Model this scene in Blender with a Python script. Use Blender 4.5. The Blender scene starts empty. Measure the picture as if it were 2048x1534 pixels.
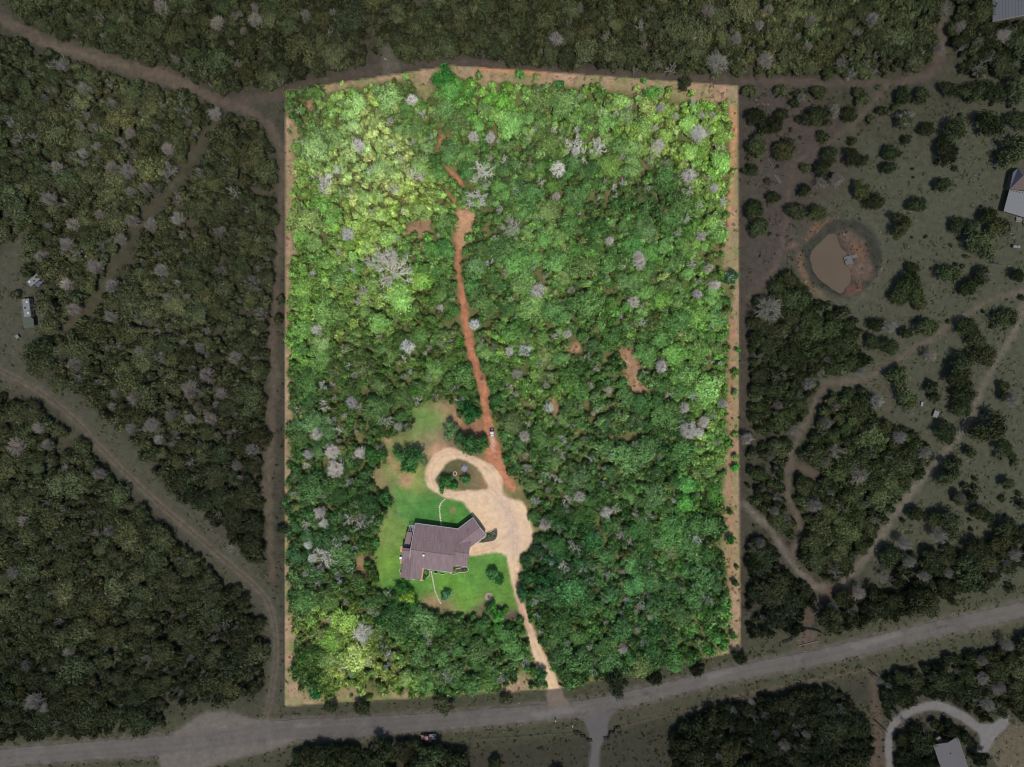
import bpy, math, random
import numpy as np
from mathutils import Vector

# ------------------------------------------------------------------ camera, sky, sun, exposure
sc = bpy.context.scene
C = sc.collection
S = 0.18                      # metres per survey unit (the plan below is drawn on a 2048 x 1534 unit sheet)
CX, CY = 1024.0, 767.0
HCAM = 2048 * S / 1.5         # height of the drone: 24 mm lens on a 36 mm sensor

cam = bpy.data.cameras.new('camera')
cam.lens = 24.0; cam.sensor_width = 36.0; cam.clip_start = 1.0; cam.clip_end = 2000.0
camo = bpy.data.objects.new('camera', cam); C.objects.link(camo)
camo.location = (0, 0, HCAM); camo.rotation_euler = (0, 0, 0)
sc.camera = camo

EL = math.radians(67.0)
AZ = math.atan2(0.28, -0.96)  # sun stands to the south, a little east
sun_dir = Vector((math.sin(AZ) * math.cos(EL), math.cos(AZ) * math.cos(EL), math.sin(EL)))
world = bpy.data.worlds.new('World'); sc.world = world; world.use_nodes = True
wn = world.node_tree.nodes; wl = world.node_tree.links
wn.clear()
sky = wn.new('ShaderNodeTexSky'); sky.sky_type = 'NISHITA'; sky.sun_disc = False
sky.sun_elevation = EL; sky.sun_rotation = AZ; sky.altitude = 300.0
bg = wn.new('ShaderNodeBackground'); bg.inputs['Strength'].default_value = 0.14
wo = wn.new('ShaderNodeOutputWorld')
wl.new(sky.outputs[0], bg.inputs['Color']); wl.new(bg.outputs[0], wo.inputs['Surface'])
sun = bpy.data.lights.new('sun', 'SUN'); sun.energy = 3.6; sun.angle = math.radians(2.0)
sun.color = (1.0, 0.96, 0.90)
suno = bpy.data.objects.new('sun', sun); C.objects.link(suno)
suno.rotation_euler = (-sun_dir).to_track_quat('-Z', 'Y').to_euler()
suno.location = (0, 0, 300)
vs = sc.view_settings
vs.view_transform = 'Standard'; vs.look = 'None'; vs.exposure = 0.5; vs.gamma = 1.0
vs.use_curve_mapping = False
cy = sc.cycles
cy.max_bounces = 3; cy.diffuse_bounces = 2; cy.glossy_bounces = 1; cy.transmission_bounces = 2
cy.transparent_max_bounces = 4; cy.use_denoising = True; cy.filter_width = 1.1
cy.caustics_reflective = False; cy.caustics_refractive = False

K_GROUND = 1.98     # how bright an albedo of 1 lying flat shows at this sun, sky and exposure
K_LEAF = np.array([0.80, 0.65, 1.06])       # the same for a leaf in a crown
RNG = np.random.default_rng(11)
random.seed(5)

# ------------------------------------------------------------------ helpers: plan coordinates, noise, distance fields
def lin(c):
    c = np.asarray(c, float) / 255.0
    return np.where(c <= 0.04045, c / 12.92, ((c + 0.055) / 1.055) ** 2.4)
def ground_albedo(c): return np.clip(lin(c) / K_GROUND, 0.002, 0.85)
def W(x, y): return ((x - CX) * S, (CY - y) * S)
def U(wx, wy): return (wx / S + CX, CY - wy / S)
def WZ(x, y, z):
    "the ground position of a thing of height z seen at plan point x, y from straight above the plan's middle"
    k = 1.0 - z / HCAM
    return ((x - CX) * S * k, (CY - y) * S * k)

_L = np.random.default_rng(3).random((256, 256))
def vnoise(x, y):
    xi = np.floor(x).astype(int); yi = np.floor(y).astype(int)
    fx = x - xi; fy = y - yi
    fx = fx * fx * (3 - 2 * fx); fy = fy * fy * (3 - 2 * fy)
    a = _L[xi % 256, yi % 256]; b = _L[(xi + 1) % 256, yi % 256]
    c = _L[xi % 256, (yi + 1) % 256]; d = _L[(xi + 1) % 256, (yi + 1) % 256]
    return (a * (1 - fx) + b * fx) * (1 - fy) + (c * (1 - fx) + d * fx) * fy
def fbm(x, y, s, o=4, seed=0.0):
    t = 0.0; a = 0.5; x = x / s + 17.3 + seed; y = y / s + 5.1 + seed * 1.7
    for _ in range(o):
        t = t + a * vnoise(x, y); x = x * 2.03 + 3.1; y = y * 2.03 + 7.7; a *= 0.5
    return t / (1 - 0.5 ** o) * 2 - 1
def smooth(pts, n=5, closed=False):
    "Catmull-Rom through a list of plan points (any number of columns)"
    P = np.asarray(pts, float); m = len(P); out = []
    for i in range(m if closed else m - 1):
        if closed: p0, p1, p2, p3 = P[i - 1], P[i], P[(i + 1) % m], P[(i + 2) % m]
        else: p0, p1, p2, p3 = P[max(i - 1, 0)], P[i], P[i + 1], P[min(i + 2, m - 1)]
        for k in range(n):
            t = k / n
            out.append(0.5 * (2 * p1 + (p2 - p0) * t + (2 * p0 - 5 * p1 + 4 * p2 - p3) * t * t + (3 * p1 - p0 - 3 * p2 + p3) * t ** 3))
    if not closed: out.append(P[-1])
    return np.array(out)
def sd_poly(P, X, Y):
    P = np.asarray(P, float); d = np.full(X.shape, 1e18); ins = np.zeros(X.shape, bool)
    n = len(P)
    for i in range(n):
        ax, ay = P[i][:2]; bx, by = P[(i + 1) % n][:2]
        ex, ey = bx - ax, by - ay; wx, wy = X - ax, Y - ay
        t = np.clip((wx * ex + wy * ey) / max(ex * ex + ey * ey, 1e-9), 0, 1)
        d = np.minimum(d, (wx - ex * t) ** 2 + (wy - ey * t) ** 2)
        if ay != by:
            c = (ay > Y) != (by > Y)
            ins ^= c & (X < ex * (Y - ay) / (by - ay) + ax)
    return np.where(ins, -1, 1) * np.sqrt(d)
def sd_line(P, X, Y, hw=None):
    P = np.asarray(P, float); d = np.full(X.shape, 1e18)
    for i in range(len(P) - 1):
        ax, ay = P[i][:2]; bx, by = P[i + 1][:2]
        ex, ey = bx - ax, by - ay; wx, wy = X - ax, Y - ay
        t = np.clip((wx * ex + wy * ey) / max(ex * ex + ey * ey, 1e-9), 0, 1)
        h = hw if hw is not None else P[i][2] + (P[i + 1][2] - P[i][2]) * t
        d = np.minimum(d, np.sqrt((wx - ex * t) ** 2 + (wy - ey * t) ** 2) - h)
    return d
def near(Q, X, Y, fn, margin):
    "work a distance out only round its outline; far away it is just far"
    X = np.asarray(X, float); Y = np.asarray(Y, float)
    m = (X > Q[:, 0].min() - margin) & (X < Q[:, 0].max() + margin) & (Y > Q[:, 1].min() - margin) & (Y < Q[:, 1].max() + margin)
    d = np.full(X.shape, 900.0)
    if m.any(): d[m] = fn(X[m], Y[m])
    return d
def poly(pts, sm=0, margin=40):
    Q = smooth(pts, sm, True) if sm else np.asarray(pts, float)
    return lambda X, Y: near(Q, X, Y, lambda a, b: sd_poly(Q, a, b), margin)
def line(pts, hw=None, sm=3):
    Q = smooth(pts, sm) if sm else np.asarray(pts, float)
    B = [Q[i:i + 6] for i in range(0, max(len(Q) - 1, 1), 5)]
    B = [b for b in B if len(b) > 1]
    return lambda X, Y: np.minimum.reduce([near(b, X, Y, lambda p, q, b=b: sd_line(b, p, q, hw), 75) for b in B])
def zo(ox, oy, sc_, pts):
    "points read off an enlarged corner of the plan"
    return [(ox + p[0] / sc_, oy + p[1] / sc_) + tuple(p[2:]) for p in pts]

# ------------------------------------------------------------------ the plan: outlines of ground, roads, clearings
LOT = [(571, 182), (903, 131), (1476, 172), (1480, 1302), (1117, 1377), (569, 1412)]
f_lot = poly(LOT)
f_road = line([(-80, 1530, 18), (0, 1517, 18), (200, 1500, 18), (400, 1484, 19), (560, 1461, 20), (720, 1453, 19), (860, 1444, 17), (1010, 1431, 16), (1160, 1416, 15),
               (1300, 1387, 14), (1448, 1351, 14), (1650, 1311, 14.5), (1850, 1262, 14.5), (2048, 1218, 15), (2150, 1194, 15)])
f_roadc = line([(-80, 1530), (0, 1517), (200, 1500), (400, 1484), (560, 1461), (720, 1453), (860, 1444), (1010, 1431), (1160, 1416), (1300, 1387), (1448, 1351), (1650, 1311), (1850, 1262), (2048, 1218), (2150, 1194)], 0.0)
f_pull = poly([(330, 1482), (372, 1450), (400, 1430), (430, 1421), (465, 1424), (510, 1438), (570, 1445), (590, 1478), (545, 1500), (480, 1515), (420, 1534), (360, 1560), (320, 1530)], 4)
f_side = poly([(1150, 1430), (1230, 1420), (1222, 1432), (1216, 1448), (1214, 1468), (1205, 1485), (1199, 1505), (1196, 1570), (1172, 1570), (1177, 1530), (1182, 1500), (1180, 1480), (1175, 1460), (1166, 1440)], 3)
f_entry = poly([(1094, 1372), (1120, 1370), (1128, 1393), (1140, 1408), (1098, 1412)], 2)
_drv = zo(720, 780, 3.195, [(425, 600), (420, 520), (450, 440), (510, 390), (590, 368), (670, 405), (760, 440), (830, 470), (880, 520), (908, 570), (910, 640), (940, 690), (1040, 715), (1070, 780),
    (1088, 860), (1112, 950), (1092, 1000), (1035, 1040), (1012, 1085), (1024, 1130), (1012, 1190), (1004, 1290), (1052, 1380), (1090, 1480)]) + \
    [(1066, 1255), (1075, 1280), (1088, 1305), (1101, 1330), (1112, 1355), (1118, 1377), (1097, 1379), (1086, 1350), (1071, 1325), (1061, 1292), (1054, 1262), (1043, 1230), (1033, 1200)] + \
    zo(720, 780, 3.195, [(975, 1260), (952, 1150), (942, 1080), (905, 1042), (830, 1040), (700, 1064), (690, 980), (760, 960), (795, 925), (722, 815), (680, 740), (640, 710), (560, 692), (480, 655)])
f_drive0 = poly(_drv, 2)
_isl = zo(720, 780, 3.195, [(518, 520), (560, 462), (620, 440), (700, 462), (770, 520), (808, 590), (814, 630), (700, 642), (600, 642), (505, 612), (484, 570)])
f_isl = poly(_isl, 3)
f_drive = lambda X, Y: np.maximum(f_drive0(X, Y), -f_isl(X, Y))
_red = [(917, 470, 7), (918, 500, 6), (916, 540, 4.5), (922, 575, 5), (927, 605, 6.5), (931, 640, 7), (938, 682, 8), (951, 735, 8.5), (965, 770, 8.5), (971, 813, 7), (977, 850, 9), (983, 880, 10), (987, 905, 15), (994, 930, 14), (1010, 955, 10), (1026, 975, 7)]
f_red = lambda X, Y: np.minimum.reduce([line(_red)(X, Y), poly([(913, 424), (924, 418), (946, 430), (948, 444), (934, 468), (925, 476), (917, 470), (920, 445)], 3)(X, Y),
    line([(883, 272, 2), (879, 290, 3), (875, 302, 1.5)])(X, Y), line([(886, 326, 1.5), (903, 345, 3.2), (918, 362, 4.2), (924, 374, 2)])(X, Y), line([(893, 388, 1.5), (908, 400, 3), (916, 410, 2.5)])(X, Y)])
_clr = zo(720, 780, 3.195, [(325, 150), (395, 98), (510, 78), (600, 108), (625, 160), (650, 195), (780, 178), (800, 230), (820, 430), (900, 470), (975, 560), (1035, 620), (1050, 720), (1105, 860), (1120, 960), (1030, 1045),
    (1020, 1120), (1003, 1190), (985, 1280), (1040, 1420), (1010, 1450), (900, 1485), (760, 1440), (600, 1425), (480, 1405), (380, 1370), (300, 1300), (230, 1275), (150, 1290), (115, 1200), (100, 1100), (95, 1000), (118, 900), (190, 745), (205, 680), (120, 640), (85, 560), (150, 470), (160, 380), (140, 320), (185, 298), (320, 262), (345, 205)])
f_clr = poly(_clr, 2)
_lawn = zo(720, 780, 3.195, [(250, 640), (330, 610), (430, 640), (500, 690), (640, 712), (720, 820), (800, 930), (700, 1064), (900, 1042), (942, 1085), (985, 1290), (1010, 1400), (880, 1370), (800, 1400), (700, 1390), (560, 1400), (470, 1380), (380, 1330), (300, 1270), (150, 1270), (140, 1150), (170, 950), (190, 800), (200, 700)])
f_lawn = poly(_lawn, 2)
f_strips = [poly([(560, 250), (598, 253), (592, 290), (590, 330), (592, 360), (587, 400), (588, 440), (594, 480), (588, 520), (585, 600), (580, 640), (560, 645)], 2),
    poly([(560, 690), (582, 700), (580, 730), (584, 780), (584, 800), (580, 880), (577, 900), (585, 918), (578, 960), (580, 990), (574, 1010), (560, 1010)], 2),
    poly([(560, 1010), (574, 1010), (582, 1060), (577, 1100), (580, 1200), (588, 1230), (597, 1290), (588, 1330), (602, 1370), (622, 1395), (640, 1420), (560, 1430)], 2),
    poly([(640, 172), (700, 160), (840, 138), (903, 120), (1490, 160), (1490, 218), (1440, 207), (1330, 199), (1300, 188), (1150, 175), (1050, 170), (990, 163), (972, 178), (955, 178), (946, 166), (900, 150), (868, 160), (856, 202), (842, 194), (818, 162), (760, 166), (700, 176), (660, 186)], 2),
    poly([(1490, 172), (1457, 215), (1463, 260), (1456, 350), (1456, 420), (1448, 500), (1445, 540), (1464, 575), (1461, 620), (1457, 750), (1453, 850), (1457, 880), (1446, 1000), (1452, 1060), (1441, 1100), (1456, 1150), (1461, 1230), (1451, 1290), (1410, 1318), (1490, 1310)], 2),
    poly([(612, 1425), (1130, 1385), (1108, 1366), (1072, 1368), (1050, 1345), (1025, 1352), (1005, 1372), (960, 1384), (870, 1388), (800, 1382), (776, 1372), (768, 1392), (722, 1392), (718, 1370), (676, 1368), (668, 1392), (640, 1385)], 2)]
_bare = [[(808, 470), (826, 444), (846, 442), (866, 424), (864, 450), (850, 474), (828, 470)],
    zo(1020, 500, 3.835, [(830, 770), (920, 755), (960, 820), (1005, 890), (985, 980), (1065, 1055), (1000, 1105), (930, 1085), (890, 980), (870, 880)]),

    [(612, 205), (630, 200), (625, 220), (614, 218)], [(1132, 703), (1156, 682), (1161, 703), (1143, 711)], [(1098, 789), (1111, 797), (1120, 823), (1110, 842), (1108, 818)], [(598, 262), (612, 240), (606, 262)], [(716, 1118), (728, 1112), (724, 1140), (735, 1152), (718, 1150)], [(652, 1230), (662, 1240), (656, 1258), (648, 1250)], [(880, 810), (905, 812), (915, 835), (890, 830)]]
f_bare = lambda X, Y: np.minimum.reduce([poly(b, 2)(X, Y) for b in _bare])
# tracks outside the lot
TR = {
 'west_diagonal': [(-20, 20, 8), (10, 40, 9), (50, 62, 11), (110, 92, 13), (200, 118, 15), (290, 146, 16), (340, 162, 14), (400, 185, 11), (450, 205, 12), (500, 222, 9), (540, 255, 9), (562, 300, 8), (563, 340, 6), (559, 480, 7), (552, 600, 7), (545, 690, 8), (550, 745, 9), (542, 808, 9), (543, 874, 8), (536, 940, 9), (534, 980, 10), (538, 1020, 8), (540, 1080, 6), (544, 1160, 6)],
 'north_lane': [(440, 205, 10), (500, 200, 10), (560, 188, 12), (640, 162, 9), (720, 144, 10), (800, 134, 10), (900, 121, 7), (1000, 133, 7), (1100, 143, 6), (1250, 150, 6), (1400, 157, 7), (1480, 163, 8), (1560, 164, 8), (1700, 167, 7), (1770, 166, 7), (1830, 158, 8), (1866, 142, 10), (1884, 100, 10), (1886, 40, 9)],
 'grassy_lane': [(446, 225, 6), (436, 248, 6), (410, 272, 6), (388, 310, 5), (366, 338, 5), (330, 390, 6), (290, 430, 9), (268, 462, 10), (245, 500, 7), (216, 560, 7), (185, 612, 9), (150, 640, 7), (105, 672, 7)],
 'field_track': [(-20, 730, 16), (50, 765, 16), (110, 805, 14), (160, 848, 13), (200, 895, 12), (300, 992, 13), (380, 1060, 13), (440, 1112, 12), (500, 1162, 12), (534, 1200, 11), (548, 1245, 10), (552, 1300, 9), (548, 1350, 8), (540, 1400, 7), (530, 1440, 6)],
 'pasture_track': zo(1460, 400, 3.068, [(1900, 540, 6), (1800, 558, 6), (1640, 600, 5), (1480, 680, 5), (1290, 810, 5), (1150, 900, 5), (1000, 990, 6), (850, 1090, 7), (700, 1115, 7), (590, 1130, 6), (540, 1200, 5.5), (490, 1330, 6), (440, 1400, 6), (415, 1480, 6)]) +
    zo(1460, 850, 3.408, [(410, 220, 6), (398, 330, 6), (392, 460, 5.5), (420, 550, 5), (465, 640, 6), (472, 750, 6), (432, 850, 5), (425, 930, 5)]),
 'ranch_track': zo(1460, 850, 3.408, [(80, 540, 7), (180, 620, 6), (290, 720, 6), (350, 830, 6), (420, 940, 6), (500, 1030, 6), (600, 1100, 9), (690, 1115, 11), (760, 1085, 9), (880, 960, 9), (1000, 800, 9), (1100, 640, 8.5), (1200, 500, 8), (1350, 320, 7), (1500, 150, 6), (1610, 0, 6)]) +
    zo(1460, 400, 3.068, [(1470, 1340, 6), (1540, 1180, 6), (1640, 970, 6), (1740, 820, 7), (1790, 690, 7), (1860, 600, 7)]),
 'gate_spur': zo(1460, 850, 3.408, [(690, 1110, 8), (640, 1170, 9), (560, 1260, 9), (520, 1330, 9), (540, 1440, 9)]),
 'scrub_track': [(1770, 175, 5), (1752, 192, 7), (1720, 235, 4), (1672, 273, 4), (1616, 310, 4), (1590, 330, 4), (1582, 360, 4), (1574, 407, 5), (1566, 480, 5), (1550, 535, 6), (1520, 566, 6), (1494, 595, 7)],
 'fence_lane': [(1484, 180, 5), (1488, 400, 5), (1487, 620, 7), (1488, 760, 6), (1485, 900, 6), (1484, 1040, 7), (1486, 1200, 4), (1488, 1300, 4)],
 'spur': zo(1460, 850, 3.408, [(410, 300, 5), (480, 290, 7), (560, 330, 8), (610, 345, 5)]),
 'wood_path': zo(1460, 400, 3.068, [(900, 1120, 4), (960, 1170, 5), (990, 1240, 5), (960, 1300, 4)]) ,
}
TRC = {'west_diagonal': (92, 78, 63), 'north_lane': (84, 71, 60), 'grassy_lane': (72, 68, 46), 'field_track': (77, 72, 58), 'pasture_track': (98, 84, 72), 'ranch_track': (108, 97, 84), 'gate_spur': (84, 66, 54),
       'scrub_track': (86, 74, 62), 'fence_lane': (70, 58, 50), 'spur': (88, 72, 60), 'wood_path': (84, 68, 56)}  # track colours with the outside dimming put in
f_tr = {k: line(v) for k, v in TR.items()}
f_ruts = line([p[:2] for p in TR['field_track']], 0.0)
f_glade = poly([(765, 150), (764, 112), (772, 92), (786, 98), (790, 118), (800, 135), (760, 160)], 3)
f_field = poly([(-40, 500), (0, 510), (22, 472), (62, 463), (58, 505), (46, 545), (62, 575), (84, 605), (104, 645), (66, 672), (50, 700), (60, 735), (95, 765), (135, 775), (165, 800), (225, 850), (262, 890), (300, 930), (345, 990), (400, 1020), (440, 1062), (500, 1120), (545, 1170), (560, 1240), (565, 1420), (530, 1400), (533, 1300), (520, 1220), (450, 1152), (330, 1040), (260, 965), (180, 872), (105, 800), (50, 782), (-40, 770)], 2)
f_pond = poly(zo(1580, 420, 7.67, [(560, 400), (645, 350), (715, 375), (745, 460), (780, 560), (850, 640), (870, 700), (830, 780), (880, 860), (935, 950), (930, 1100), (870, 1190), (800, 1290), (700, 1260), (600, 1190), (450, 1080), (360, 940), (310, 780), (325, 650), (390, 560), (480, 480)]), 3)
_pc = (1680, 520)
f_ring = poly(zo(1580, 420, 7.67, [(300, 430), (480, 260), (700, 170), (900, 170), (1130, 260), (1290, 420), (1370, 620), (1400, 800), (1360, 980), (1200, 1180), (980, 1320), (780, 1350), (620, 1290), (430, 1180), (270, 1000), (200, 800), (200, 600)]), 3)
f_redbank = poly(zo(1580, 420, 7.67, [(740, 340), (900, 330), (1050, 390), (1150, 480), (1180, 640), (1210, 780), (1280, 880), (1240, 1050), (1130, 1080), (1080, 1200), (960, 1280), (780, 1310), (860, 1180), (920, 1090), (930, 950), (880, 860), (840, 780), (880, 660), (780, 560)]), 2)
f_ditch = lambda X, Y: np.minimum.reduce([poly(zo(1580, 420, 7.67, [(215, 500), (265, 380), (370, 200), (500, 185), (590, 120), (650, 115), (640, 170), (500, 260), (380, 380), (270, 470)]), 2)(X, Y),
    poly(zo(1580, 420, 7.67, [(120, 700), (160, 640), (185, 700), (195, 840), (240, 980), (290, 1090), (380, 1190), (540, 1320), (560, 1380), (420, 1340), (280, 1220), (190, 1060), (130, 900)]), 2)(X, Y), line(zo(1580, 420, 7.67, [(-20, 560, 3), (100, 535, 4)]))(X, Y)])
f_ringtrack = lambda X, Y: np.minimum.reduce([line(zo(1460, 400, 3.068, [(630, 115), (830, 115), (905, 190), (935, 300), (930, 400), (880, 510), (760, 630), (660, 640), (560, 590), (480, 520)]), 3.2)(X, Y), line(zo(1460, 400, 3.068, [(830, 110), (1000, 80), (1220, 60), (1420, -60)]), 2)(X, Y),
    line(zo(1460, 400, 3.068, [(900, 500), (1000, 410), (1120, 370), (1230, 440), (1245, 540), (1200, 690), (1100, 700), (980, 650), (880, 600)]), 2)(X, Y)])
f_loop = lambda X, Y: np.minimum(line(zo(1740, 1380, 6.65, [(245, 1150, 8), (245, 900, 8), (245, 700, 8), (280, 520, 8), (400, 370, 8), (600, 260, 8), (800, 205, 9), (960, 220, 9), (1130, 300, 9), (1280, 380, 9), (1400, 480, 9)]))(X, Y),
    poly(zo(1740, 1380, 6.65, [(1330, 400), (1450, 440), (1600, 445), (1760, 360), (1840, 330), (1840, 470), (1740, 560), (1640, 680), (1590, 790), (1560, 830), (1440, 830), (1460, 680), (1450, 590), (1380, 500)]))(X, Y))
f_yard = poly(zo(1740, 1380, 6.65, [(1850, 480), (2060, 460), (2100, 1100), (1700, 1050), (1600, 800), (1700, 640)]), 2)
f_frontage = lambda X, Y: np.maximum(np.minimum(np.abs(f_road(X, Y) - 22) - 26, 1e9), -f_lot(X, Y))
f_corner = poly([(1738, 1345), (1752, 1345), (1760, 1420), (1768, 1480), (1776, 1560), (1738, 1560), (1745, 1480)])

# ------------------------------------------------------------------ colour of the earth (soil, dry grass, lawn, sand): dimming outside the lot is put into the colour
LAWN_T = [(805, 1000, 92, 138, 68), (850, 1010, 80, 132, 62), (900, 1025, 82, 134, 58), (770, 1060, 118, 146, 72), (768, 1130, 112, 148, 62), (800, 1170, 95, 142, 60), (900, 1165, 104, 150, 60), (960, 1140, 96, 142, 62),
    (930, 1210, 108, 154, 60), (1010, 1180, 102, 142, 60), (840, 850, 118, 142, 80), (862, 835, 112, 150, 72), (800, 890, 128, 134, 80), (860, 880, 148, 134, 98), (790, 930, 122, 132, 76), (830, 965, 142, 152, 82), (885, 812, 158, 132, 98), (940, 838, 160, 116, 86), (905, 870, 130, 106, 86), (890, 1225, 150, 128, 92), (960, 1236, 122, 102, 82),
    (1000, 1252, 102, 88, 78), (758, 1000, 134, 134, 82), (742, 965, 152, 132, 95), (1015, 985, 122, 118, 72), (1000, 958, 165, 118, 82), (905, 925, 96, 92, 62), (935, 955, 124, 112, 78), (880, 960, 90, 96, 60), (1060, 1050, 150, 138, 95), (745, 1060, 140, 135, 80)]
def field_of(anchors, X, Y, s):
    w = 0; c = 0
    for a in anchors:
        g = np.exp(-((X - a[0]) ** 2 + (Y - a[1]) ** 2) / (2 * s * s)) + 1e-9
        w = w + g; c = c + g[..., None] * lin(a[2:5])
    return c / w[..., None]
def lay(col, d, rgb, soft, X, Y, amp=2.0, ns=9.0, seed=0.0, op=1.0):
    m = d < amp + soft + 1
    if not m.any(): return col
    e = d[m] + amp * fbm(X[m], Y[m], ns, 3, seed)
    w = (np.clip(0.5 - e / (2 * soft), 0, 1) * op)[:, None]
    t = rgb[m] if isinstance(rgb, np.ndarray) and rgb.ndim == 2 else lin(rgb)[None, :]
    col = col.copy(); col[m] = col[m] * (1 - w) + t * w
    return col
RUTS = [[(1108, 1370), (1092, 1330), (1076, 1296), (1063, 1262), (1050, 1225), (1040, 1190), (1036, 1150), (1030, 1110), (1030, 1060), (1015, 1020), (985, 985), (960, 975), (920, 985), (880, 985), (862, 965), (860, 940), (876, 915), (905, 905), (940, 912), (970, 930), (990, 950), (1000, 975)], [(950, 1102), (985, 1092), (1015, 1075), (1035, 1050)]]
def earth_at(X, Y):
    n1 = fbm(X, Y, 60, 4, 1)[:, None]; n2 = fbm(X, Y, 16, 4, 2)[:, None]; n3 = fbm(X, Y, 5, 3, 4)[:, None]
    base = lin((66, 60, 47)) * (0.5 - n1) .clip(0, 1) + lin((63, 63, 44)) * (0.5 + n1).clip(0, 1)  # soil outside the lot: dimming painted into the base colour
    base = base * (1 + 0.35 * n2)
    base = lay(base, poly([(1480, 330), (1600, 420), (1700, 300), (1900, 260), (2100, 200), (2100, 1240), (1780, 1300), (1700, 900), (1560, 560)], 2)(X, Y), (73, 74, 55), 60, X, Y, 30, 50, 3)
    base = lay(base, poly([(1490, 180), (1600, 180), (1680, 330), (1560, 560), (1490, 600)], 2)(X, Y), (72, 63, 55), 40, X, Y, 20, 30, 5)
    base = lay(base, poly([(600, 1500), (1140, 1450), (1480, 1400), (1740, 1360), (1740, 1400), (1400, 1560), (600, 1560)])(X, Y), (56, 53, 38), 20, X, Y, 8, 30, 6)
    base = lay(base, np.abs(f_road(X, Y) - 24) - 18, (69, 69, 47), 12, X, Y, 8, 20, 7, 0.8)
    base = lay(base, np.abs(f_road(X, Y) - 4) - 3, (98, 88, 76), 4, X, Y, 5, 8, 8, 0.7)
    base = lay(base, f_field(X, Y), (73, 71, 54), 10, X, Y, 6, 14, 9)
    for k in TR:
        c = TRC[k]
        base = lay(base, f_tr[k](X, Y), lin(c) * (1 + 0.18 * n2 + 0.12 * n3), 4.5, X, Y, 6.0, 11, len(k) * 1.3, 0.72)
    if True:
        base = lay(base, np.abs(f_ruts(X, Y) - 4.2) - 1.6, (104, 88, 70), 1.6, X, Y, 1.2, 9, 3, 0.75)
    base = lay(base, line([(80, 85), (160, 108), (260, 135)], 4)(X, Y), (104, 94, 74), 5, X, Y, 4, 6, 21, 0.6)
    base = lay(base, line([(290, 138), (330, 150), (380, 172)], 9)(X, Y), (104, 86, 70), 9, X, Y, 7, 9, 22, 0.6)
    base = lay(base, f_glade(X, Y), (88, 82, 68), 4, X, Y, 3, 6, 10)
    base = lay(base, f_ring(X, Y), lin((55, 54, 44)) * (1 + 0.3 * n3), 4, X, Y, 3, 8, 11)
    base = lay(base, f_redbank(X, Y), lin((90, 72, 60)) * (1 + 0.35 * n2 + 0.3 * n3), 5, X, Y, 5, 7, 12)
    base = lay(base, poly(zo(1580, 420, 7.67, [(940, 450), (1060, 520), (1130, 680), (1160, 800), (1060, 740), (980, 600)]), 2)(X, Y), (104, 76, 54), 4, X, Y, 4, 6, 13)
    base = lay(base, poly(zo(1580, 420, 7.67, [(930, 1170), (1080, 1170), (1070, 1240), (900, 1300), (850, 1290)]), 2)(X, Y), (104, 68, 54), 4, X, Y, 3, 6, 14)
    base = lay(base, f_ditch(X, Y), (108, 82, 62), 2.5, X, Y, 2, 6, 15)
    base = lay(base, f_ringtrack(X, Y), (84, 78, 66), 2.5, X, Y, 2.5, 7, 16, 0.7)
    base = lay(base, f_loop(X, Y), (112, 108, 104), 1.6, X, Y, 1.5, 6, 17)
    base = lay(base, f_yard(X, Y), (92, 82, 62), 4, X, Y, 4, 10, 18)
    base = lay(base, line([(1480, 1398), (1400, 1413), (1240, 1450)], 1.5)(X, Y), (88, 70, 58), 2, X, Y, 1.2, 6, 19)
    base = lay(base, line(zo(1448, 1150, 3.413, [(0, 840), (300, 780), (600, 720), (980, 640), (1010, 610)]), 2)(X, Y), (98, 78, 64), 2, X, Y, 1.5, 6, 20)
    base = lay(base, f_corner(X, Y), (82, 68, 54), 4, X, Y, 3, 6, 25)
    base = lay(base, poly([(1590, 1262), (1630, 1262), (1640, 1290), (1600, 1300)])(X, Y), (92, 76, 66), 6, X, Y, 4, 6, 23, 0.7)
    base = lay(base, f_pull(X, Y), lin((104, 95, 86)) * (1 + 0.15 * n2 + 0.1 * n3), 5, X, Y, 4, 9, 24)
    base = lay(base, f_side(X, Y), (88, 84, 80), 2.5, X, Y, 2, 6, 26)
    road = lin((92, 86, 80)) * (1 + 0.12 * n1 + 0.10 * n2 + 0.08 * n3)
    road = road * (1 + 0.10 * np.exp(-((f_roadc(X, Y) - 6.0) / 2.6) ** 2))[:, None]
    crk = np.clip(1 - np.abs(fbm(X, Y, 16, 3, 93)) / 0.05, 0, 1) * np.clip(fbm(X, Y, 90, 2, 94) * 3 + 0.4, 0, 1)
    road = road * (1 - 0.38 * crk)[:, None]; edgew = np.clip((f_road(X, Y) + 5) / 4, 0, 1) * np.clip(0.3 + fbm(X, Y, 12, 3, 95) * 2, 0, 1)
    road = road * (1 + 0.28 * edgew)[:, None]
    base = lay(base, f_road(X, Y), road, 1.2, X, Y, 2.2, 5, 27)
    for pc in ([(1050, 1428), (1120, 1416), (1160, 1412), (1150, 1424), (1080, 1436)], [(590, 1448), (640, 1446), (640, 1452), (590, 1456)], [(1410, 1350), (1460, 1340), (1470, 1348), (1420, 1358)], [(1700, 1290), (1800, 1262), (1810, 1270), (1710, 1300)]):
        base = lay(base, poly(pc)(X, Y), (112, 106, 100), 3, X, Y, 4, 5, pc[0][0] * 0.01, 0.7)
    base = lay(base, f_entry(X, Y), (112, 98, 84), 2, X, Y, 2, 6, 28)
    # inside the lot
    lot = lin((118, 108, 72)) * (0.5 - 0.8 * n1).clip(0, 1) + lin((98, 112, 62)) * (0.5 + 0.8 * n1).clip(0, 1)
    lot = lot * (1 + 0.25 * n2)
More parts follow.
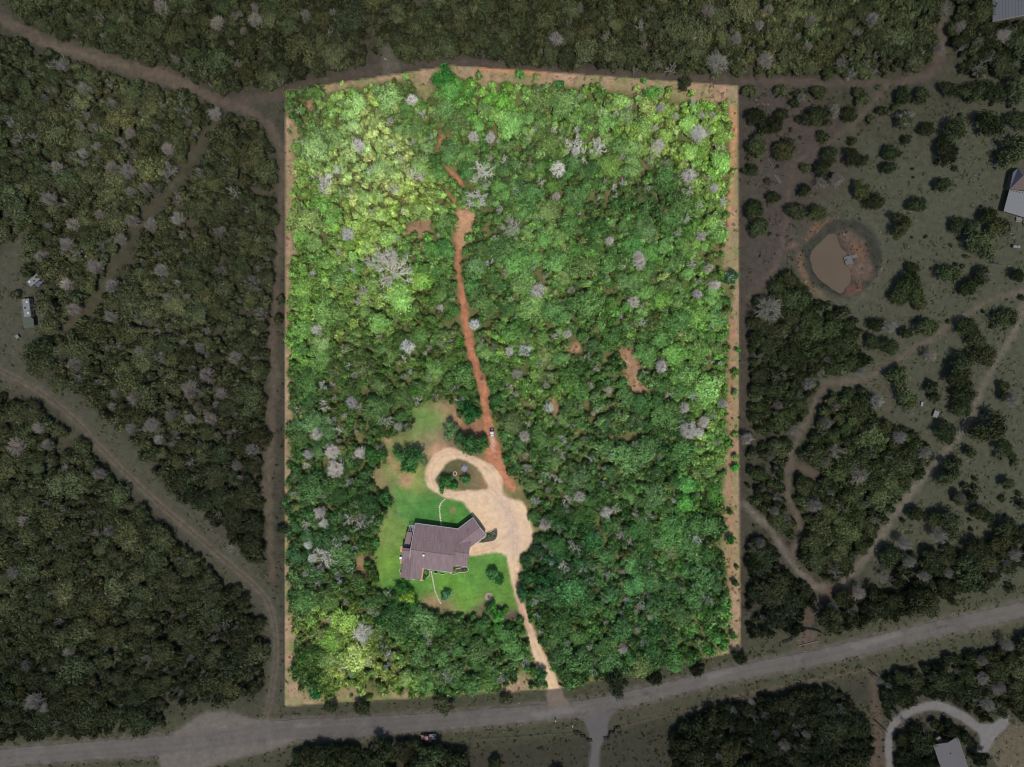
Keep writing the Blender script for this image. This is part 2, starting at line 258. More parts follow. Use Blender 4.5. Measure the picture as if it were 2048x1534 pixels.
    tan = lin((184, 152, 122)) * (0.55 - 0.9 * n2).clip(0, 1) + lin((162, 128, 106)) * (0.45 + 0.9 * n2).clip(0, 1)
    tan = tan * (1 + 0.2 * n3)
    grs = lin((126, 132, 80)) * (1 + 0.25 * n2)
    for i, f in enumerate(f_strips):
        d = f(X, Y)
        m = np.clip(0.45 + 0.9 * fbm(X, Y, 26, 3, 31 + i), 0, 1)[:, None] * (1.0 if i in (2, 5) else (0.85 if i in (3, 4) else 0.5))
        lot = lay(lot, d, tan * (1 - m) + grs * m, 5, X, Y, 5, 10, i + 40.0)
    lot = lay(lot, line([(1466, 640, 3), (1463, 760, 3), (1462, 880, 3), (1462, 1180, 3)])(X, Y), (176, 120, 92), 3, X, Y, 2, 9, 47, 0.6)
    lot = lay(lot, line([(1466, 215, 6), (1469, 260, 8), (1463, 330, 5), (1460, 440, 4)])(X, Y), (206, 148, 108), 5, X, Y, 4, 9, 48, 0.7)
    lot = lay(lot, line([(960, 137, 4), (1040, 143, 5), (1090, 147, 4)])(X, Y), (208, 146, 100), 4, X, Y, 4, 9, 49, 0.7)
    lot = lay(lot, f_bare(X, Y), lin((164, 130, 100)) * (1 + 0.25 * n2), 5, X, Y, 4, 8, 50)
    lawn = np.zeros_like(lot); lm = (X > 700) & (X < 1080) & (Y > 780) & (Y < 1280)
    if lm.any(): lawn[lm] = (field_of(LAWN_T, X[lm], Y[lm], 17.0) * (1 + 0.16 * n2 + 0.14 * n3)[lm]) * (1 + 0.05 * np.sin((X[lm] * 0.14 + Y[lm]) * 6.283 / 9.0 + 2 * n2[lm, 0]) * (f_lawn(X[lm], Y[lm]) < -3))[:, None]
    lot = lay(lot, f_clr(X, Y), lawn, 7, X, Y, 6, 10, 51)
    for (x, y, r) in ((775, 918, 9), (812, 960, 14), (790, 935, 7), (880, 900, 14), (868, 906, 12), (912, 838, 12), (735, 1098, 9), (775, 880, 6), (904, 1020, 2)):
        lot = lay(lot, np.hypot(X - x, Y - y) - r, (196, 150, 116), 7, X, Y, 6, 6, x * 0.1, 0.75)
    red = lin((186, 124, 92)) * (1 + 0.2 * n2 + 0.18 * n3)
    lot = lay(lot, f_red(X, Y), red, 3.5, X, Y, 3.0, 7, 52)
    lot = lay(lot, poly([(905, 414), (955, 418), (962, 450), (940, 480), (926, 500), (912, 470)])(X, Y), lin((200, 162, 122)) * (1 + 0.25 * n2), 10, X, Y, 6, 8, 57, 0.7)
    lot = lay(lot, line([(985, 878, 3), (986, 892, 4), (986, 900, 3)])(X, Y), (226, 188, 160), 3, X, Y, 3, 5, 53, 0.8)
    drv = lin((228, 194, 152)) * (0.5 - n1 * 0.8).clip(0, 1) + lin((224, 194, 162)) * (0.5 + n1 * 0.8).clip(0, 1)
    drv = drv * (1 + 0.10 * n2 + 0.08 * n3)
    lot = lay(lot, f_drive(X, Y), drv, 2.4, X, Y, 2.4, 6, 54)
    for pts in RUTS: lot = lay(lot, np.maximum(np.abs(line(pts, 0.0)(X, Y) - 4.0) - 1.5, f_drive(X, Y) + 2), (196, 160, 126), 1.8, X, Y, 1.6, 7, 60 + pts[0][0] * .01, 0.55)
    lot = lay(lot, poly([(985, 1005), (1010, 995), (1032, 1040), (1040, 1085), (1030, 1110), (1015, 1090), (1010, 1045)], 3)(X, Y), (206, 180, 158), 12, X, Y, 6, 12, 55, 0.7)
    lot = lay(lot, line([(1048, 1140, 4), (1034, 1165, 5), (1045, 1225, 5), (1060, 1262, 5)])(X, Y), (196, 156, 128), 5, X, Y, 3, 7, 56, 0.7)
    base = base * 0.88 + 0.22 * (base @ np.array([.32, .58, .10]))[:, None] * np.array([1.04, 1.0, .86])
    ins = np.clip(0.5 - f_lot(X, Y) / 1.2, 0, 1)[:, None]
    return np.clip((base * (1 - ins) + lot * ins) / K_GROUND, 0.003, 0.8)

GX0, GY0, GST, GNX, GNY = -262.0, -262.0, 2.3, 1120, 898
_gx, _gy = np.meshgrid(GX0 + GST * np.arange(GNX), GY0 + GST * np.arange(GNY))
EARTH = np.concatenate([earth_at(a, b) for a, b in zip(np.array_split(_gx.ravel(), 24), np.array_split(_gy.ravel(), 24))]).reshape(GNY, GNX, 3)
def earth(X, Y):
    "the colour of the earth, read off a fine survey grid"
    u = np.clip((X - GX0) / GST, 0, GNX - 1.001); v = np.clip((Y - GY0) / GST, 0, GNY - 1.001)
    i = u.astype(int); j = v.astype(int); fu = (u - i)[:, None]; fv = (v - j)[:, None]
    return (EARTH[j, i] * (1 - fu) + EARTH[j, i + 1] * fu) * (1 - fv) + (EARTH[j + 1, i] * (1 - fu) + EARTH[j + 1, i + 1] * fu) * fv

def height(X, Y):
    h = 0.35 * fbm(X, Y, 260, 2, 70) + 0.10 * fbm(X, Y, 60, 2, 71)
    d = f_ring(X, Y)
    h = h + 0.9 * np.exp(-((d + 6) / 9.0) ** 2)
    p = f_pond(X, Y) + 1.8 * fbm(X, Y, 7, 2, 72)
    h = h * np.clip((p + 4) / 10, 0, 1) - 1.3 * np.clip((1.5 - p) / 12, 0, 1)
    return h
def hz(x, y): return float(height(np.array([float(x)]), np.array([float(y)]))[0])

# ------------------------------------------------------------------ materials
def new_mat(name):
    m = bpy.data.materials.new(name); m.use_nodes = True
    nt = m.node_tree; nt.nodes.clear()
    o = nt.nodes.new('ShaderNodeOutputMaterial')
    return m, nt.nodes, nt.links, o
def earth_mat(name, s1, s2, amt, bump, rough=0.95):
    m, N, L, o = new_mat(name)
    at = N.new('ShaderNodeAttribute'); at.attribute_name = 'soil'
    tc = N.new('ShaderNodeNewGeometry')
    a = N.new('ShaderNodeTexNoise'); a.inputs['Scale'].default_value = s1; a.inputs['Detail'].default_value = 4; a.inputs['Roughness'].default_value = 0.65
    b = N.new('ShaderNodeTexNoise'); b.inputs['Scale'].default_value = s2; b.inputs['Detail'].default_value = 3
    L.new(tc.outputs['Position'], a.inputs['Vector']); L.new(tc.outputs['Position'], b.inputs['Vector'])
    ad = N.new('ShaderNodeMath'); ad.operation = 'ADD'; L.new(a.outputs[0], ad.inputs[0]); L.new(b.outputs[0], ad.inputs[1])
    mr = N.new('ShaderNodeMapRange'); mr.inputs['From Min'].default_value = 0.65; mr.inputs['From Max'].default_value = 1.35
    mr.inputs['To Min'].default_value = 1 - amt; mr.inputs['To Max'].default_value = 1 + amt
    L.new(ad.outputs[0], mr.inputs['Value'])
    mul = N.new('ShaderNodeVectorMath'); mul.operation = 'SCALE'
    L.new(at.outputs['Color'], mul.inputs[0]); L.new(mr.outputs[0], mul.inputs['Scale'])
    bp = N.new('ShaderNodeBump'); bp.inputs['Strength'].default_value = 0.7; bp.inputs['Distance'].default_value = bump
    L.new(ad.outputs[0], bp.inputs['Height'])
    p = N.new('ShaderNodeBsdfPrincipled'); p.inputs['Roughness'].default_value = rough; p.inputs['Specular IOR Level'].default_value = 0.15
    L.new(mul.outputs[0], p.inputs['Base Color']); L.new(bp.outputs[0], p.inputs['Normal']); L.new(p.outputs[0], o.inputs['Surface'])
    return m
def paint(name, rgb, rough=0.6, var=0.12, scale=3.0, metal=0.0, spec=0.3, streak=None, bump=0.0, turn=0.0):
    "a plain coat with wear: colour given as albedo"
    m, N, L, o = new_mat(name)
    tc = N.new('ShaderNodeTexCoord'); mp = N.new('ShaderNodeMapping')
    if streak: mp.inputs['Scale'].default_value = streak
    mp.inputs['Rotation'].default_value = (0, 0, turn)
    L.new(tc.outputs['Object'], mp.inputs['Vector'])
    a = N.new('ShaderNodeTexNoise'); a.inputs['Scale'].default_value = scale; a.inputs['Detail'].default_value = 6; a.inputs['Roughness'].default_value = 0.7
    L.new(mp.outputs[0], a.inputs['Vector'])
    mr = N.new('ShaderNodeMapRange'); mr.inputs['From Min'].default_value = 0.3; mr.inputs['From Max'].default_value = 0.7
    mr.inputs['To Min'].default_value = 1 - var; mr.inputs['To Max'].default_value = 1 + var
    L.new(a.outputs[0], mr.inputs['Value'])
    mul = N.new('ShaderNodeVectorMath'); mul.operation = 'SCALE'; mul.inputs[0].default_value = rgb
    L.new(mr.outputs[0], mul.inputs['Scale'])
    p = N.new('ShaderNodeBsdfPrincipled'); p.inputs['Roughness'].default_value = rough; p.inputs['Metallic'].default_value = metal
    p.inputs['Specular IOR Level'].default_value = spec
    L.new(mul.outputs[0], p.inputs['Base Color'])
    if bump:
        bp = N.new('ShaderNodeBump'); bp.inputs['Distance'].default_value = bump; L.new(a.outputs[0], bp.inputs['Height']); L.new(bp.outputs[0], p.inputs['Normal'])
    L.new(p.outputs[0], o.inputs['Surface'])
    return m
def tinted(name, leaf=True):
    "foliage or dead wood: the colour comes from its tint, dimmed outside the lot, each leaf spray varies a little"
    m, N, L, o = new_mat(name)
    at = N.new('ShaderNodeAttribute'); at.attribute_type = 'INSTANCER'; at.attribute_name = 'tint'
    lv = N.new('ShaderNodeAttribute'); lv.attribute_name = 'leafv'
    mr = N.new('ShaderNodeMapRange'); mr.inputs['To Min'].default_value = 0.32 if leaf else 0.7; mr.inputs['To Max'].default_value = 1.68 if leaf else 1.25
    L.new(lv.outputs['Fac'], mr.inputs['Value'])
    mul = N.new('ShaderNodeVectorMath'); mul.operation = 'SCALE'
    L.new(at.outputs['Vector'], mul.inputs[0]); L.new(mr.outputs[0], mul.inputs['Scale'])
    d = N.new('ShaderNodeBsdfDiffuse'); L.new(mul.outputs[0], d.inputs['Color'])
    if leaf:
        t = N.new('ShaderNodeBsdfTranslucent'); L.new(mul.outputs[0], t.inputs['Color'])
        g = N.new('ShaderNodeMixShader'); g.inputs[0].default_value = 0.22
        L.new(d.outputs[0], g.inputs[1]); L.new(t.outputs[0], g.inputs[2])
        L.new(g.outputs[0], o.inputs['Surface'])
    else: L.new(d.outputs[0], o.inputs['Surface'])
    return m
def ga(r, g, b): return tuple(ground_albedo((r, g, b)))
M = {
 'soil': earth_mat('soil and grass', 1.6, 0.5, 0.30, 0.12), 'grass': earth_mat('mown grass', 2.2, 0.30, 0.34, 0.08), 'gravel': earth_mat('sandy gravel', 1.8, 0.5, 0.17, 0.05), 'dirt': earth_mat('packed red dirt', 1.4, 0.5, 0.30, 0.10),
 'asphalt': earth_mat('worn asphalt', 1.8, 0.25, 0.14, 0.02, 0.85),
 'leaf': tinted('foliage'), 'wood': tinted('weathered dead wood', False),
 'bark': paint('bark', (0.09, 0.075, 0.06), 0.9, 0.3, 6),
 'shingle': paint('brown shingle', tuple(ground_albedo((136, 115, 115))), 0.9, 0.26, 1.0, spec=0.2, streak=(2.6, 0.32, 0.3), bump=0.02, turn=0.145), 'ridge': paint('shingle ridge cap', tuple(ground_albedo((124, 106, 106))), 0.9, 0.15, 4),
 'white': paint('white trim', ga(205, 205, 205), 0.5, 0.06), 'stonewall': paint('tan stone wall', ga(176, 146, 116), 0.9, 0.25, 4),
 'glass': paint('dark glass', (0.02, 0.025, 0.03), 0.08, 0.1, spec=0.6), 'chrome': paint('galvanised metal', ga(225, 228, 232), 0.3, 0.1, metal=0.3), 'dark': paint('black rubber and plastic', (0.015, 0.015, 0.016), 0.7, 0.3),
 'stone': paint('pale limestone', ga(214, 202, 176), 0.9, 0.2, 5), 'firestone': paint('pinkish stone', ga(168, 146, 128), 0.9, 0.25, 5), 'ash': paint('ash and char', ga(88, 78, 76), 0.95, 0.4, 5),
 'mulch': paint('dark mulch', ga(92, 74, 68), 0.95, 0.4, 4), 'patio': paint('tan concrete', ga(206, 166, 130), 0.9, 0.15, 3),
 'bluegrey': paint('blue grey metal', ga(128, 132, 148), 0.5, 0.2, 6), 'vanwhite': paint('white vehicle panel', ga(216, 220, 226), 0.35, 0.08),
 'barn': paint('weathered grey sheet metal', ga(88, 88, 89), 0.45, 0.10, 2.0, spec=0.35), 'porch': paint('dull white sheet metal', ga(122, 122, 120), 0.5, 0.07, 1.5), 'slate': paint('slate blue roofing', ga(82, 86, 94), 0.8, 0.12, 5),
 'brownroof': paint('brown roofing', ga(92, 78, 72), 0.85, 0.12, 5), 'greyroof': paint('grey shingle', ga(96, 92, 92), 0.85, 0.10, 6), 'greenroof': paint('sage green sheet metal', ga(78, 84, 68), 0.5, 0.08, 2),
 'dullwhite': paint('dimmed white panel', ga(124, 122, 118), 0.5, 0.1, 2), 'dullblue': paint('dimmed blue tarpaulin', ga(86, 92, 104), 0.6, 0.15, 4), 'dullwall': paint('tan siding', ga(104, 92, 78), 0.85, 0.15, 3),  # coats for things outside the lot carry the dimming in their colour
 'truckred': paint('worn red paint', ga(104, 40, 44), 0.4, 0.2, 3), 'truckgrey': paint('scuffed grey bed', ga(96, 96, 100), 0.6, 0.2, 4), 'dock': paint('weathered grey boards', ga(106, 106, 102), 0.85, 0.18, 6, streak=(1, 8, 1)), 'fence': paint('dark weathered fence wood', (0.014, 0.012, 0.011), 0.9, 0.3, 6),
 'palepole': paint('pale pole', ga(116, 110, 100), 0.7, 0.15, 4), 'yellow': paint('yellow paint', ga(130, 124, 60), 0.5, 0.15, 4), 'deck': paint('green shade cloth', ga(92, 122, 98), 0.8, 0.2, 5),
 'teal': paint('teal tarpaulin', ga(48, 92, 88), 0.6, 0.2, 4),
}
def water_mat():
    m, N, L, o = new_mat('muddy water')
    tc = N.new('ShaderNodeNewGeometry')
    a = N.new('ShaderNodeTexNoise'); a.inputs['Scale'].default_value = 0.12; a.inputs['Detail'].default_value = 3
    b = N.new('ShaderNodeTexNoise'); b.inputs['Scale'].default_value = 2.0; b.inputs['Detail'].default_value = 2
    L.new(tc.outputs['Position'], a.inputs['Vector']); L.new(tc.outputs['Position'], b.inputs['Vector'])
    r = N.new('ShaderNodeMixRGB'); r.inputs[1].default_value = (*ground_albedo((92, 78, 61)), 1); r.inputs[2].default_value = (*ground_albedo((102, 88, 70)), 1)
    L.new(a.outputs[0], r.inputs[0])
    bp = N.new('ShaderNodeBump'); bp.inputs['Distance'].default_value = 0.004; L.new(b.outputs[0], bp.inputs['Height'])
    p = N.new('ShaderNodeBsdfPrincipled'); p.inputs['Roughness'].default_value = 0.12; p.inputs['IOR'].default_value = 1.33
    L.new(r.outputs[0], p.inputs['Base Color']); L.new(bp.outputs[0], p.inputs['Normal']); L.new(p.outputs[0], o.inputs['Surface'])
    return m
M['water'] = water_mat()

# ------------------------------------------------------------------ mesh helpers
def mesh_np(name, V, F, mat=None, smooth_=False, mats=None, mi=None):
    V = np.asarray(V, np.float32); F = np.asarray(F, np.int32)
    me = bpy.data.meshes.new(name); n, k = F.shape
    me.vertices.add(len(V)); me.vertices.foreach_set('co', V.ravel())
    me.loops.add(n * k); me.loops.foreach_set('vertex_index', F.ravel())
    me.polygons.add(n); me.polygons.foreach_set('loop_start', np.arange(0, n * k, k, dtype=np.int32))
    for m_ in (mats or ([mat] if mat else [])): me.materials.append(m_)
    if mi is not None: me.polygons.foreach_set('material_index', np.asarray(mi, np.int32))
    me.update(calc_edges=True)
    if smooth_: me.polygons.foreach_set('use_smooth', np.ones(n, bool))
    return me
class MB:
    "collects solid shapes into one mesh"
    def __init__(s): s.v = []; s.f = []
    def add(s, v, f):
        b = len(s.v); s.v += [tuple(p) for p in v]; s.f += [tuple(i + b for i in q) for q in f]; return s
    def box(s, c, d, rz=0.0, taper=1.0):
        cx, cy_, cz = c; x, y, z = d[0] / 2, d[1] / 2, d[2] / 2; co, si = math.cos(rz), math.sin(rz); P = []
        for k, t in ((-1, 1.0), (1, taper)):
            for a, b in ((-1, -1), (1, -1), (1, 1), (-1, 1)):
                u, w = a * x * t, b * y * t
                P.append((cx + u * co - w * si, cy_ + u * si + w * co, cz + k * z))
        return s.add(P, [(3, 2, 1, 0), (4, 5, 6, 7), (0, 1, 5, 4), (1, 2, 6, 5), (2, 3, 7, 6), (3, 0, 4, 7)])
    def prism(s, pts, z0, z1):
        n = len(pts)
        if sum(pts[i][0] * pts[(i + 1) % n][1] - pts[(i + 1) % n][0] * pts[i][1] for i in range(n)) < 0: pts = pts[::-1]
        g0 = z0 if callable(z0) else (lambda x, y: z0); g1 = z1 if callable(z1) else (lambda x, y: z1)
        P = [(p[0], p[1], g0(p[0], p[1])) for p in pts] + [(p[0], p[1], g1(p[0], p[1])) for p in pts]
        return s.add(P, [tuple(range(n - 1, -1, -1)), tuple(range(n, 2 * n))] + [(i, (i + 1) % n, n + (i + 1) % n, n + i) for i in range(n)])
    def tube(s, pts, r, seg=6, closed=False):
        P = [Vector(p) for p in pts]; n = len(P); R = r if isinstance(r, (list, tuple)) else [r] * n; vs_ = []; F = []
        for i, p in enumerate(P):
            d = ((P[(i + 1) % n] - P[i - 1]) if closed else (P[min(i + 1, n - 1)] - P[max(i - 1, 0)])).normalized()
            a = d.cross(Vector((0, 0, 1)) if abs(d.z) < 0.9 else Vector((1, 0, 0))).normalized(); b = d.cross(a)
            for k in range(seg):
                t = 2 * math.pi * k / seg; vs_.append(p + (a * math.cos(t) + b * math.sin(t)) * R[i])
        for i in range(n if closed else n - 1):
            j = (i + 1) % n
            for k in range(seg): F.append((i * seg + k, i * seg + (k + 1) % seg, j * seg + (k + 1) % seg, j * seg + k))
        if not closed: F += [tuple(range(seg - 1, -1, -1)), tuple((n - 1) * seg + k for k in range(seg))]
        return s.add(vs_, F)
    def disc(s, c, r, h, seg=20, r2=None):
        r2 = r if r2 is None else r2
        P = [(c[0] + math.cos(2 * math.pi * k / seg) * q, c[1] + math.sin(2 * math.pi * k / seg) * q, c[2] + z) for q, z in ((r, 0), (r2, h)) for k in range(seg)]
        return s.add(P, [tuple(range(seg - 1, -1, -1)), tuple(range(seg, 2 * seg))] + [(k, (k + 1) % seg, seg + (k + 1) % seg, seg + k) for k in range(seg)])
    def build(s, name, mat, parent=None, bevel=0.0):
        me = bpy.data.meshes.new(name); me.from_pydata(s.v, [], s.f); me.materials.append(M[mat]); me.update()
        o = bpy.data.objects.new(name, me); C.objects.link(o)
        if parent is not None: o.parent = parent
        if bevel:
            b = o.modifiers.new('edge', 'BEVEL'); b.width = bevel; b.segments = 2; b.limit_method = 'ANGLE'
        return o
def tag(o, label, cat, group=None):
    o['label'] = label; o['category'] = cat
    if group: o['group'] = group
    return o
def thing(name, label, cat, loc=(0, 0, 0), rz=0.0, group=None):
    o = bpy.data.objects.new(name, None); C.objects.link(o); o.location = loc; o.rotation_euler = (0, 0, rz); o.empty_display_size = 0.5
    return tag(o, label, cat, group)

# ------------------------------------------------------------------ the ground and what is laid on it
def sheet(name, x0, x1, y0, y1, step, mat, f=None, amp=0.0, ns=8.0, seed=0.0, lift=0.0, kind='structure'):
    "a sheet of earth on a fine grid, cut to an outline; it follows the terrain"
    xs = np.arange(x0, x1 + step, step); ys = np.arange(y0, y1 + step, step)
    X, Y = np.meshgrid(xs, ys); nx, ny = len(xs), len(ys)
    idx = np.arange(nx * ny).reshape(ny, nx)
    F = np.stack([idx[:-1, :-1], idx[1:, :-1], idx[1:, 1:], idx[:-1, 1:]], -1).reshape(-1, 4)
    X = X.ravel().copy(); Y = Y.ravel().copy()
    if f is not None:
        g = lambda a, b: f(a, b) + (amp * fbm(a, b, ns, 3, seed) if amp else 0)
        d = g(X, Y)
        keep = d[F].mean(1) < 0
        F = F[keep]; used = np.unique(F)
        cnt = np.zeros(nx * ny, int); np.add.at(cnt, F.ravel(), 1)
        e = used[(cnt[used] < 4)]
        for _ in range(2):                          # pull the rim onto the outline
            h = 0.4; dd = g(X[e], Y[e]); gx = (g(X[e] + h, Y[e]) - dd) / h; gy = (g(X[e], Y[e] + h) - dd) / h
            q = np.maximum(gx * gx + gy * gy, 0.3)
            X[e] -= np.clip(dd * gx / q, -0.7 * step, 0.7 * step); Y[e] -= np.clip(dd * gy / q, -0.7 * step, 0.7 * step)
        re = np.full(nx * ny, -1); re[used] = np.arange(len(used)); F = re[F]; X = X[used]; Y = Y[used]
    Z = height(X, Y) + lift
    V = np.stack([(X - CX) * S, (CY - Y) * S, Z], -1)
    me = mesh_np(name, V, F, M[mat], True)
    at = me.attributes.new('soil', 'FLOAT_COLOR', 'POINT')
    c = np.ones((len(X), 4), np.float32); c[:, :3] = earth(X, Y)
    at.data.foreach_set('color', c.ravel())
    o = bpy.data.objects.new(name, me); C.objects.link(o); o['kind'] = kind
    return o
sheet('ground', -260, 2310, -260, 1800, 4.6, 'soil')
sheet('lot_ground', 564, 1484, 126, 1416, 2.5, 'soil', f_lot, lift=0.012)
sheet('lawn', 740, 1060, 800, 1250, 2.2, 'grass', f_clr, 6, 10, 51, lift=0.024)
sheet('red_dirt_path', 860, 1040, 260, 985, 2.0, 'dirt', f_red, 3.0, 7, 52, lift=0.036)
sheet('driveway', 845, 1125, 890, 1382, 1.8, 'gravel', f_drive, 2.4, 6, 54, lift=0.048)
for k in TR:
    P = np.array(TR[k]); m = 24
    sheet('dirt_track' if k != 'grassy_lane' else 'grassy_track', max(-90, P[:, 0].min() - m), min(2140, P[:, 0].max() + m), max(-60, P[:, 1].min() - m), min(1600, P[:, 1].max() + m), 2.6, 'dirt',
          (lambda f: lambda X, Y: np.maximum(f(X, Y), 1.0 - f_lot(X, Y)))(f_tr[k]), 3.5, 9, len(k) * 1.3, lift=0.010 + 0.002 * len(k))
sheet('gravel_pull_out', 320, 600, 1415, 1566, 2.4, 'gravel', f_pull, 4, 9, 24, lift=0.052)
sheet('side_road', 1145, 1235, 1415, 1570, 2.0, 'asphalt', f_side, 2, 6, 26, lift=0.062)
sheet('asphalt_road', -80, 2140, 1170, 1552, 2.2, 'asphalt', f_road, 2.2, 5, 27, lift=0.075)
sheet('driveway_entry', 1090, 1145, 1368, 1416, 1.8, 'gravel', f_entry, 2, 6, 28, lift=0.088)
sheet('white_gravel_drive', 1760, 2040, 1395, 1570, 2.2, 'gravel', f_loop, 1.5, 6, 17, lift=0.03)
# the pond: a level sheet of muddy water held by its bank
def level(name, f, x0, x1, y0, y1, z, mat, step=2.0, grow=3.0):
    xs = np.arange(x0, x1, step); ys = np.arange(y0, y1, step); X, Y = np.meshgrid(xs, ys); nx, ny = len(xs), len(ys)
    idx = np.arange(nx * ny).reshape(ny, nx); F = np.stack([idx[:-1, :-1], idx[1:, :-1], idx[1:, 1:], idx[:-1, 1:]], -1).reshape(-1, 4)
    X = X.ravel(); Y = Y.ravel(); d = f(X, Y); F = F[d[F].mean(1) < grow]
    u = np.unique(F); re = np.full(nx * ny, -1); re[u] = np.arange(len(u))
    o = bpy.data.objects.new(name, mesh_np(name, np.stack([(X[u] - CX) * S, (CY - Y[u]) * S, np.full(len(u), z)], -1), re[F], M[mat], True)); C.objects.link(o); o['kind'] = 'structure'
    return o
level('pond_water', f_pond, 1610, 1712, 455, 600, -0.16, 'water')


from mathutils import Matrix
def pin(o, root):
    "make o, built in place, a part of root"
    o.parent = root; o.matrix_parent_inverse = (Matrix.Translation(root.location) @ Matrix.Rotation(root.rotation_euler.z, 4, 'Z')).inverted(); return o
def q(ox, oy, sc_, z):
    "corner reader: enlarged-plan point to the ground position of a point at height z"
    return lambda x, y: WZ(ox + x / sc_, oy + y / sc_, z)

# ------------------------------------------------------------------ buildings
def gable(root, r0, r1, wl_, wr_, zr, sl, sr, roof='shingle', wallm='stonewall', trim='white', over=0.45, z0=0.0, gutters=(True, True), rakes=(False, True)):
    "a pitched roof over walls: ridge r0-r1, widths to the eaves on either side, pitch of each side"
    a = Vector((r0[0], r0[1], 0)); b = Vector((r1[0], r1[1], 0)); d = (b - a).normalized(); n = Vector((-d.y, d.x, 0)); parts = []
    for side, w_, s_ in ((1, wl_, sl), (-1, wr_, sr)):
        if w_ <= 0: continue
        e = n * side * w_; zl = zr - s_ * w_; th = 0.16
        P = [Vector((a.x, a.y, zr)), Vector((b.x, b.y, zr)), Vector((b.x, b.y, 0)) + e + Vector((0, 0, zl)), Vector((a.x, a.y, 0)) + e + Vector((0, 0, zl))]
        if side < 0: P = [P[1], P[0], P[3], P[2]]
        lo = [p - Vector((0, 0, th)) for p in P]
        m = MB().add(P + lo, [(3, 2, 1, 0), (4, 5, 6, 7), (0, 1, 5, 4), (1, 2, 6, 5), (2, 3, 7, 6), (3, 0, 4, 7)])
        o = pin(m.build('roof', roof), root)
        if gutters[0 if side > 0 else 1]:
            p0 = Vector((a.x, a.y, zl - 0.06)) + e + n * side * 0.09; p1 = Vector((b.x, b.y, zl - 0.06)) + e + n * side * 0.09
            pin(MB().tube([p0, p1], 0.11, 4).build('gutter', trim), root)
        for k, (c_, sg) in enumerate(((a, -1), (b, 1))):
            if rakes[k]:
                p0 = Vector((c_.x, c_.y, zr - 0.02)) + d * sg * 0.07; p1 = Vector((c_.x, c_.y, zl - 0.02)) + e + d * sg * 0.07
                pin(MB().tube([p0, p1], 0.10, 4).build('barge_board', trim), root)
    if roof == 'shingle': pin(MB().tube([(a.x, a.y, zr - 0.03), (b.x, b.y, zr - 0.03)], 0.12, 5).build('ridge_cap', 'ridge'), root)
    il = max(wl_ - over, 0.05); ir = max(wr_ - over, 0.05); A = a + d * over; B = b - d * over
    zl = zr - sl * max(wl_ - over, 0) - 0.17; zrr = zr - sr * max(wr_ - over, 0) - 0.17
    prof = [(-ir, z0), (il, z0), (il, zl), (0, zr - 0.17), (-ir, zrr)]
    V = [tuple(c_ + n * u + Vector((0, 0, h))) for c_ in (A, B) for u, h in prof]
    pin(MB().add(V, [(0, 1, 2, 3, 4), (9, 8, 7, 6, 5)] + [(i, 5 + i, 5 + (i + 1) % 5, (i + 1) % 5) for i in range(5)]).build('wall', wallm), root)

def base_of(x, y): w = W(x, y); return (w[0], w[1], 0.0)
hq = lambda z: q(780, 1020, 8.904, z)
house = thing('house', 'brown shingle roofed ranch house with angled garage wing on the bright lawn', 'house', base_of(872, 1100))
h6 = hq(5.6); h4 = hq(4.2); h3 = hq(3.0)
u8 = S / 8.904
gable(house, h6(372, 695), h6(1150, 800), 20.6 * 0.415, 16.2 * 0.415, 6.3, 0.40, 0.40, rakes=(True, False))                   # main block
gable(house, h4(1150, 640), h4(1592, 305), 191 * u8, 191 * u8, 4.35, 0.36, 0.36, rakes=(False, True), over=0.2)                           # garage wing
gable(house, h4(1060, 715), h4(1410, 765), 180 * u8, 255 * u8, 5.35, 0.42, 0.42, rakes=(False, False), gutters=(False, True))    # front east room
gable(house, h4(402, 770), h4(345, 1222), 200 * u8, 150 * u8, 5.2, 0.42, 0.42, rakes=(False, False), gutters=(False, False))      # south-west room
gable(house, h4(228, 700), h4(372, 718), 40 * u8, 270 * u8, 5.6, 0.42, 0.42, rakes=(False, False), gutters=(False, False))        # west end
# low lean-to on the west side with the metal-framed porch
sq = [h3(300, 385), h3(398, 398), h3(335, 715), h3(235, 708)]
pin(MB().prism(sq, 2.75, 2.95).build('roof', 'shingle'), house)
pin(MB().prism([(sq[0][0] * .97 + sq[2][0] * .03, sq[0][1]), sq[1], sq[2], sq[3]], 0.0, 2.74).build('wall', 'stonewall'), house)
for p0, p1 in (((330, 380), (345, 275)), ((345, 275), (418, 280)), ((418, 280), (400, 388)), ((362, 380), (378, 275)), ((390, 384), (400, 278))):
    pin(MB().tube([(*h3(*p0), 2.55), (*h3(*p1), 2.55)], 0.07, 4).build('pergola_beam', 'white'), house)
for p in ((345, 275), (333, 380)): pin(MB().tube([(*h3(*p), 0), (*h3(*p), 2.5)], 0.07, 4).build('pergola_post', 'white'), house)
pin(MB().prism([hq(0)(335, 270), hq(0)(425, 278), hq(0)(405, 395), hq(0)(322, 385)], 0.05, 0.30).build('porch_floor', 'deck'), house)
x, y = hq(5.9)(602, 800)
ch = pin(MB().box((x, y, 5.7), (0.75, 0.75, 1.5)).build('chimney', 'stonewall'), house)
pin(MB().disc((x, y, 6.45), 0.42, 0.30, 12, 0.30).build('chimney_cap', 'chrome'), ch)
x, y = hq(4.8)(628, 515)
pin(MB().disc((x, y, 4.4), 0.12, 0.8, 10).build('roof_vent', 'white'), house)
for (vx, vy) in ((900, 560), (760, 700 - 20), (1400, 380), (480, 620)):
    x, y = hq(5.0)(vx, vy); pin(MB().disc((x, y, 4.2), 0.07, 1.3 if vy < 600 else 2.1, 8).build('vent_pipe', 'dullwhite'), house)
x, y = hq(0)(172, 845)
pin(MB().box((x + 0.5, y, 0.5), (0.8, 0.9, 0.95)).build('air_conditioner', 'chrome', bevel=0.03), house)
